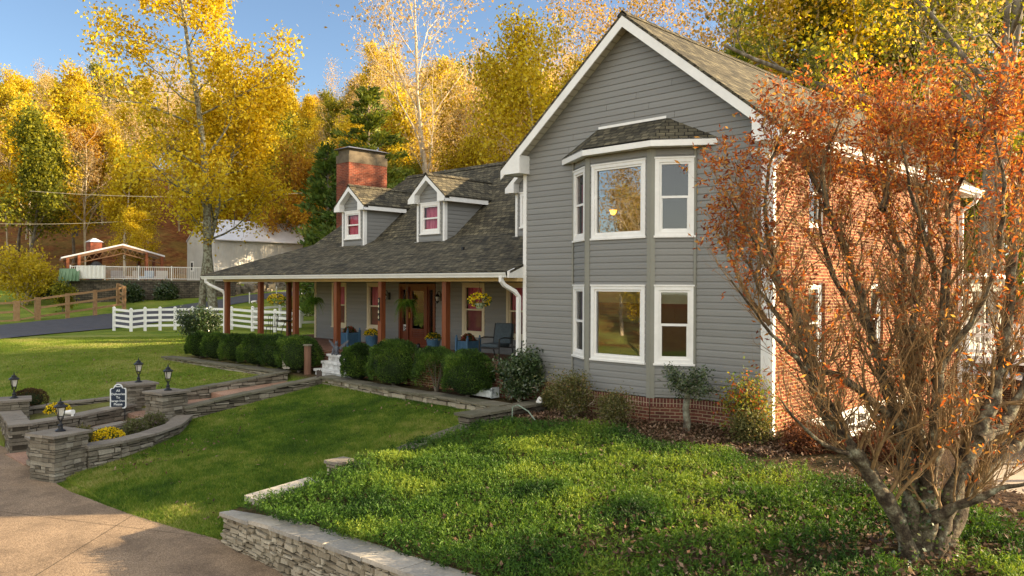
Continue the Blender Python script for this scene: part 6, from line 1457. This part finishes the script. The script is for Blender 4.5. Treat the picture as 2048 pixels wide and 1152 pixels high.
# metal barn
m_ribs = M('ribbed_metal_wall', [(.42, .41, .38), (.55, .54, .50)], scale=.6, rough=.5, spec=.4)
bn = empty('metal_barn', (P3(500, 560, 86).x, P3(500, 560, 86).y, 4.5), 0, 'long pale ribbed metal barn with bright metal roof behind the trees', 'barn')
c0, c1, c2 = P3(375, 560, 86), P3(428, 560, 82), P3(660, 560, 92)   # left back corner, near corner, right end
zE = 4+(570-480)/1584*82; zR = 4+(571-447)/1584*89; ZB = 3.5
def wallp(mb, A, B, z0, z1, rib=.3):
    A = Vector((A.x, A.y, 0)); B = Vector((B.x, B.y, 0)); t = (B-A).normalized(); n = Vector((t.y, -t.x, 0)); L = (B-A).length
    mb.obox(A, t, n, 0, L, z0, z1, -.1, 0); u = 0
    while u < L-.06: mb.obox(A, t, n, u, u+.07, z0, z1-.01, 0, .045); u += rib
mb = MB(); wallp(mb, c0, c1, ZB, zE); wallp(mb, c1, c2, ZB, zE)
mid = (Vector((c0.x, c0.y, zR))+Vector((c1.x, c1.y, zR)))/2
mb.poly([(c0.x, c0.y, zE), (c1.x, c1.y, zE), tuple(mid)]); mb.build('wall', m_ribs, bn)
dl = Vector((c2.x-c1.x, c2.y-c1.y, 0)); m2 = mid+dl
mb = MB(); o_ = Vector((c1.x-c0.x, c1.y-c0.y, 0)).normalized()*.4; zz_ = Vector((0, 0, -.35*(zR-zE)/5)); A_ = Vector((c1.x, c1.y, zE+.05))+o_; B_ = A_+dl
mb.slab([tuple(mid+Vector((0, 0, .1))), tuple(A_), tuple(B_), tuple(m2+Vector((0, 0, .1)))], .1); A2_ = Vector((c0.x, c0.y, zE+.05))-o_; mb.slab([tuple(m2+Vector((0, 0, .1))), tuple(A2_+dl), tuple(A2_), tuple(mid+Vector((0, 0, .1)))], .1); mb.build('roof', m_metalroof, bn)
A_ = Vector((c1.x, c1.y, 0)); t = dl.normalized(); n = Vector((t.y, -t.x, 0)); Lb = dl.length
for u in (Lb*.595, ):
    mb = MB(); z0 = 4+(570-517)/1584*87; mb.obox(A_, t, n, u-.6, u+.6, z0-.6, z0+.65, 0, .07, m=0); mb.obox(A_, t, n, u-.36, u+.36, z0-.42, z0+.42, .07, .085, m=1); mb.build('window', [m_white, m_dark], bn)
B0_ = Vector((c0.x, c0.y, 0)); t = (Vector((c1.x, c1.y, 0))-B0_).normalized(); n = Vector((t.y, -t.x, 0)); Le = (Vector((c1.x, c1.y, 0))-B0_).length
mb = MB(); mb.obox(B0_, t, n, Le*.62, Le*.95, ZB, ZB+2.6, 0, .08); mb.build('door', m_white, bn)
mb = MB(); mb.obox(B0_, t, n, Le*.14, Le*.26, ZB+1.9, ZB+3.0, 0, .08, m=0); mb.obox(B0_, t, n, Le*.165, Le*.235, ZB+2.05, ZB+2.85, .08, .095, m=1); mb.build('window', [m_white, m_dark], bn)
# rubble rock edging beyond the lane
rg = random.Random(9); e = empty('rock_edging', P3(470, 596, 73), 0, 'rough piled rock edging along the far side of the lane', 'rock wall'); mb = MB()
for k in range(230):
    u = rg.random(); xp = 425+u*210; yb = interp(xp, [425, 470, 560, 640], [603, 596, 585, 578])-rg.random()**1.3*interp(xp, [425, 480, 560, 640], [14, 24, 21, 14]); d = interp(xp, [425, 640], [69.8, 76.5])+rg.uniform(0, 1.2)+(600-yb)*.02
    q = P3(xp, yb, float(d)); s = rg.uniform(.2, .6); a_ = rg.uniform(0, 3.14); c_, s_ = math.cos(a_)*s, math.sin(a_)*s; h = rg.uniform(.12, .3)
    j = lambda: rg.uniform(.6, 1.1)
    lo = [(q.x+c_*j(), q.y+s_*j(), q.z-.5), (q.x-s_*j(), q.y+c_*j(), q.z-.5), (q.x-c_*j(), q.y-s_*j(), q.z-.5), (q.x+s_*j(), q.y-c_*j(), q.z-.5)]
    hi = [(p[0], p[1], q.z+h*rg.uniform(.6, 1.1)) for p in lo]; mb.hexa(lo, hi)
mb.build('rocks', m_stone, e)
for i, (xp, y0, y1, d) in enumerate(((499, 608, 586, 67), (553, 592, 574, 70), (603, 583, 565, 72))):
    p0, p1 = P3(xp, y0, d), P3(xp, y1, d); mb = MB(); mb.tube([p0-Vector((0, 0, .3)), p1], .045, 6); mb.lathe(tuple(p1), [(.045, 0), (.06, .03), (.01, .07)], 6); o = mb.build('marker_pole', m_white, None)
    tag(o, ['slim white marker pole on the verge, seen left of the second porch post', 'slim white pole beyond the lane, seen above the yellow hanging basket', 'slim white pole beyond the lane, seen right of the fourth porch post'][i], 'pole')
# utility wires
for i, (ya, yb, l) in enumerate(((439, 439, 'lower pale utility wire crossing the woods at the left'), (384, 385, 'upper pale utility wire crossing the woods at the left'))):
    A_, B_ = P3(-200 if i == 0 else 60, ya-2, 76), P3(300 if i == 0 else 620, yb, 80); mb = MB(); mb.tube([A_.lerp(B_, k/10)-Vector((0, 0, .5*(1-(2*k/10-1)**2))) for k in range(11)], .022, 4); o = mb.build('utility_wire', m_cream, None); tag(o, l, 'wire')
# ================================================================ HERO multi-stemmed tree
m_twig = M('tan_twigs', [(.12, .07, .035), (.33, .21, .09)], scale=8, rough=.8)  # tan twig bark, mottled by noise
m_rustl = leafmat('rust_orange_leaves', [(.12, .03, .015), (.26, .06, .02), (.38, .10, .025), (.46, .17, .035), (.5, .33, .1)], .45)
hb = onground(1840, 1115)
hd = (Vector(hb)-Vector((0, 0, CAMZ))).dot(vv)
ht = empty('multistem_tree', hb, 0, 'lichen barked multi stemmed small tree in front with bare twigs and rust orange leaves', 'tree')
rg = np.random.default_rng(77)
ST = [([(1835, 1125), (1800, 1040), (1750, 955), (1700, 895), (1662, 842), (1625, 765), (1592, 640), (1560, 560), (1520, 470)], -.5, .105),
      ([(1838, 1120), (1818, 960), (1800, 850), (1768, 755), (1735, 640), (1700, 520), (1655, 420), (1610, 330)], .3, .10),
      ([(1845, 1110), (1838, 900), (1822, 760), (1800, 640), (1812, 520), (1765, 420), (1725, 300)], .8, .10),
      ([(1815, 900), (1822, 700), (1830, 560), (1845, 420), (1862, 280)], .1, .06),
      ([(1850, 1100), (1868, 900), (1880, 720), (1895, 540), (1900, 400), (1915, 240)], -.3, .095),
      ([(1862, 1110), (1905, 980), (1955, 880), (1995, 780), (2020, 620), (2030, 460), (2045, 300)], .3, .11),
      ([(1878, 1120), (1915, 1020), (1965, 945), (2040, 880), (2120, 800)], .9, .14),
      ([(1840, 1050), (1885, 1030), (1930, 1000), (1990, 985), (2070, 965)], -.7, .075),
      ([(1752, 958), (1690, 905), (1630, 880), (1590, 840), (1562, 800)], -.9, .04),
      ([(1775, 830), (1700, 765), (1640, 735), (1570, 660), (1510, 560), (1470, 480)], -.2, .05),
      ([(1700, 895), (1650, 790), (1600, 720), (1560, 690), (1510, 620), (1462, 560)], -.9, .045),
      ([(1860, 760), (1900, 700), (1950, 640), (2000, 520), (2010, 380), (1990, 260)], -.8, .05),
      ([(1740, 660), (1690, 600), (1640, 480), (1640, 380), (1590, 300)], .8, .04),
      ([(1870, 560), (1850, 470), (1820, 380), (1800, 260)], -.6, .04),
      ([(1592, 640), (1540, 540), (1490, 450), (1455, 385)], -.6, .035), ([(1560, 560), (1525, 440), (1535, 330), (1575, 250)], -.2, .035), ([(1540, 650), (1490, 590), (1462, 520), (1448, 450)], .3, .03),
      ([(1655, 420), (1640, 330), (1680, 240)], .2, .035), ([(1765, 420), (1790, 320), (1760, 220)], .5, .035), ([(1900, 400), (1960, 300), (1975, 200)], -.5, .035),
      ([(1960, 880), (2020, 840), (2080, 700), (2100, 500), (2090, 330)], 1.1, .07)]
m_herobark = M('hero_bark', [(.022, .015, .010), (.06, .043, .027), (.15, .125, .08), (.34, .34, .24)], scale=9, detail=9, rough=.95, bump=1., bscale=26, fine=(60, .35))
segs, tips = [], []; O = np.array(hb)
TW = [None, dict(n=7, ang=26, len=.62, c0=.12, k=6, wob=.17, up=.13, tip=.35, rr=.55, nl=0, leaflv=9), dict(n=5, ang=26, len=.62, c0=.1, k=5, wob=.19, up=.12, tip=.4, rr=.6, nl=2, leaflv=2, lf=.5), dict(k=4, wob=.2, up=.12, nl=2, tip=.5, leaflv=3, lf=.6)]
for pix, doff, r_ in ST:
    k = len(pix); pts = []
    for i, (xp, yp) in enumerate(pix):
        f = i/(k-1); q = cp(xp, yp, hd+doff*f**.8); pts.append(np.array(q)-O)
    pts = np.array(pts); pts[0, 2] -= .15 if pix[0][1] > 1080 else 0
    # resample smoothly
    s = np.concatenate([[0], np.cumsum(np.linalg.norm(np.diff(pts, axis=0), axis=1))]); m = max(8, int(s[-1]/.14)); ss = np.linspace(0, s[-1], m)
    c = np.stack([np.interp(ss, s, pts[:, j]) for j in range(3)], 1)
    for _ in range(2): c[1:-1] = (c[:-2]+2*c[1:-1]+c[2:])/4
    c[1:-1] += rg.normal(size=(m-2, 3))*.012
    rad = 1.02*r_*(1-ss/s[-1]*.83)*(1+.17*rg.normal(size=m).clip(-1, 1)); segs.append((c, rad, 0 if r_ > .05 else 1))
    d = unit(np.gradient(c, axis=0)); u = .22*s[-1] if r_ > .06 else .1*s[-1]
    while u < s[-1]:
        i = min(int(u/s[-1]*(m-1)), m-2); f = u/s[-1]; side = unit(rg.normal(size=3)*np.array([1, 1, .3])); nd = unit(d[i]*.55+side*.75+np.array([0, 0, .55]))
        grow(rg, c[i], nd, rg.uniform(.7, 1.45)*(1.05-.62*f), max(.006, rad[i]*.27), 1, 3, TW, segs, tips); u += rg.uniform(.075, .145)
Vt, Ft = tubes([s for s in segs if s[1][0] > .03]); npmesh('trunk', Vt, Ft, m_herobark, ht, local=True, smooth=True)
Vt, Ft = tubes([s for s in segs if s[1][0] <= .03]); npmesh('twigs', Vt, Ft, m_twig, ht, local=True)
T = np.array(tips); zrel = T[:, 2]+O[2]; ang_, dd_ = polar(T[:, 0]+O[0], T[:, 1]+O[1]); 
pr = np.interp(zrel, [2, 4.3, 5.0, 5.6], [.03, .08, .17, .34]); sxp = (T[:, 0]*r0x+T[:, 1]*r0y); pr = np.maximum(pr, np.interp(sxp, [-2.6, -1.9], [.14, .02]))
keep = rg.uniform(size=len(T)) < pr; P = np.repeat(T[keep, :3], 5, 0)+rg.normal(size=(keep.sum()*5, 3))*.03; D = np.repeat(T[keep, 3:], 5, 0); D = unit(D*.5+rg.normal(size=D.shape)*.7+np.array([0, 0, -.35]))
V, F = leafquads(P, .062, rg, .36, dirs=D); npmesh('leaves', V, F, m_rustl, ht, rnd=rg.uniform(size=len(P))**.9, local=True)
# hanging golden bark strips / ivy at the base
n = 500; P = np.stack([rg.normal(size=n)*.16, rg.normal(size=n)*.16, rg.uniform(0, .9, n)**1.5], 1); V, F = leafquads(P, .055, rg, .7); npmesh('ivy', V, F, m_camel, ht, rnd=rg.uniform(size=n), local=True)
# ================================================================ ground cover
def patch(n, x0, x1, y0, y1, rg): return np.stack([rg.uniform(x0, x1, n), rg.uniform(y0, y1, n)], 1)
rg = np.random.default_rng(5)
Q = patch(72000, -12.5, 2.5, 5.75, 13.2, rg); x, y = Q[:, 0], Q[:, 1]
lim = 12.0-.35*(vnoise(x, y, 1.1, 2)-.5)*2-.25*np.clip((x+7)/3, 0, 1); left_ = np.interp(y, [6, 7.2, 8.2, 9.5, 12], [-11.35, -11.4, -11.6, -12.0, -12.3])+.25*(vnoise(x*0, y, 1.5, 4)-.5)
edgeF = np.where(x < -9.5, 5.78, 5.95)-.12*vnoise(x, y*0, 1.3, 6)
ok = (y < lim) & (x > left_-.12*(y > 8)) & (y > edgeF)
thin = np.interp(x, [-8.5, -6, -3], [0, .22, .48])*np.interp(y, [6, 11, 12.5], [1, .9, .3])
nz = vnoise(x, y, 1.7, 9)*.6+vnoise(x, y, 4.5, 11)*.4; dens = 1-np.clip((nz-.42)*6, 0, 1)*np.clip(thin*2.2, 0, 1)
tr_ = np.hypot(x-O[0], y-O[1]); dens *= np.interp(tr_, [.3, 1.0], [.15, 1])
ok &= rg.uniform(size=len(x)) < dens*np.interp(np.hypot(x, y), [8, 17], [1, .62]); Q = Q[ok]; x, y = Q[:, 0], Q[:, 1]; n = len(x); pass
hgt = .02+.13*vnoise(x, y, 2.0, 21)+.06*vnoise(x, y, 5.5, 22); z = zt(x, y)+hgt*np.interp(x, [-9, -4], [1, .6])
B = 13; hsp = rg.uniform(.06, .14, n)*(1+.45*(vnoise(x, y, .8, 23) > .6)); lean = rg.normal(size=(n, 2))*.28+np.array([-.12, -.05])
t = rg.uniform(0, 1, (n, B)); base = np.stack([x[:, None]+lean[:, :1]*t*hsp[:, None], y[:, None]+lean[:, 1:]*t*hsp[:, None], z[:, None]+t*hsp[:, None]-.05], -1).reshape(-1, 3)
dirs = unit(rg.normal(size=(n*B, 3))*np.array([.75, .75, .35])+np.array([0, 0, .75]))
V, F = leafquads(base, .046, rg, .26, dirs=dirs)
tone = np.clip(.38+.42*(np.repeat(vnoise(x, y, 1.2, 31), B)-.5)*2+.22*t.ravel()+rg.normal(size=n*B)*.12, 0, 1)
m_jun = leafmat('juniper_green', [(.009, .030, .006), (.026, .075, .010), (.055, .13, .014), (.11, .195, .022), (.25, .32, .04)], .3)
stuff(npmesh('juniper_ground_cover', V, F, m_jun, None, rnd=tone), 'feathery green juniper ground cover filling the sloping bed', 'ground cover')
# lawn blades
def lawn(n, x0, x1, y0, y1, test, hh, ww, seed):
    rg = np.random.default_rng(seed); Q = patch(n, x0, x1, y0, y1, rg); x, y = Q[:, 0], Q[:, 1]; k = test(x, y); x, y = x[k], y[k]; n = len(x); z = zt(x, y)
    a = rg.uniform(0, 6.28, n); h = hh*rg.uniform(.6, 1.3, n)*(.8+.5*vnoise(x, y, 1.5, 3)); dx, dy = np.cos(a)*ww, np.sin(a)*ww; lx, ly = rg.normal(size=n)*h*.5, rg.normal(size=n)*h*.5
    V = np.stack([np.stack([x-dx, y-dy, z-.004], 1), np.stack([x+dx, y+dy, z-.004], 1), np.stack([x+lx, y+ly, z+h], 1)], 1).reshape(-1, 3)
    return V, np.arange(3*n).reshape(n, 3), np.clip(.46+.55*(vnoise(x, y, .55, 41)-.5)*1.4+.5*(vnoise(x, y, 2.3, 43)-.5)+.4*(vnoise(x, y, 7, 44)-.5)+rg.normal(size=n)*.2, 0, 1)
exl = lambda x, y: ~((x > -23.1) & (x < -20.35) & (y > 4.9)) & ~((x > -20.6) & (x < -17.9) & (y < 5.5+(-17.6-x)*1.15+.15))
edgey = lambda x: np.interp(x, [q[0] for q in edge], [q[1] for q in edge])
V1, F1, t1 = lawn(260000, -20.4, -11.7, 5.0, 12.85, lambda x, y: exl(x, y) & (y > edgey(x)-.03) & ((x < -11.85-.08*(y-6)) | (y < 6)), .045, .006, 1)
V2, F2, t2 = lawn(300000, -47, -22.6, 5.5, 24, lambda x, y: ((y > 8.6) | (x < -24.8)) & ((y < 12.4) | (x < -31)) & (np.hypot(x, y) < 47), .05, .011, 2)
m_grass = leafmat('lawn_blades', [(.035, .085, .010), (.07, .15, .015), (.12, .205, .02), (.20, .26, .035), (.34, .33, .11)], .3)
t2 = np.clip(t2*.5+.5, 0, 1)
stuff(npmesh('lawn_grass', np.concatenate([V1, V2]), np.concatenate([F1, F2+len(V1)]), m_grass, None, rnd=np.concatenate([t1, t2])), 'short mown green lawn grass in front of the porch', 'grass')
# fallen leaves
rg = np.random.default_rng(8)
def litter(n, x0, x1, y0, y1, p): Q = patch(n, x0, x1, y0, y1, rg); k = rg.uniform(size=n) < p(Q[:, 0], Q[:, 1]); return Q[k]
L1 = litter(24000, -9.5, 1.5, 6.0, 13.0, lambda x, y: np.interp(x, [-9.5, -6.5, -3], [.03, .6, 1])*np.interp(y, [6, 9, 13], [1, .9, .5])); L2 = litter(8000, -13, -6, 12.4, 14.15, lambda x, y: np.ones_like(x)*(y > 12.3)*(x > -12.4)*.8)
L3 = litter(5000, -20, -12.2, 5.8, 12.6, lambda x, y: .05+.5*(vnoise(x, y, .9, 51) > .72)); L3 = L3[exl(L3[:, 0], L3[:, 1])]
L4 = litter(6000, -40, -23.5, 8, 20, lambda x, y: .25+0*x)
Q = np.concatenate([L1, L2, L3, L4]); x, y = Q[:, 0], Q[:, 1]; z = zt(x, y)+.03+np.where((x > -11.5) & (y < 12.6), .10*rg.uniform(size=len(x)), 0)
dirs = unit(rg.normal(size=(len(x), 3))*np.array([1, 1, .35])); V, F = leafquads(np.stack([x, y, z], 1), .075, rg, .5, dirs=dirs, up=1.5)
m_dead = leafmat('dead_leaves', [(.035, .018, .010), (.09, .045, .024), (.19, .11, .065), (.34, .24, .16)], .15)
stuff(npmesh('fallen_leaves', V, F, m_dead, None, rnd=rg.uniform(size=len(x))), 'scattered dry brown fallen leaves', 'leaves')
for o in bpy.data.objects:
    if o.parent is None and o.type in ('MESH', 'EMPTY') and 'kind' not in o and 'category' in o: o['kind'] = 'thing'
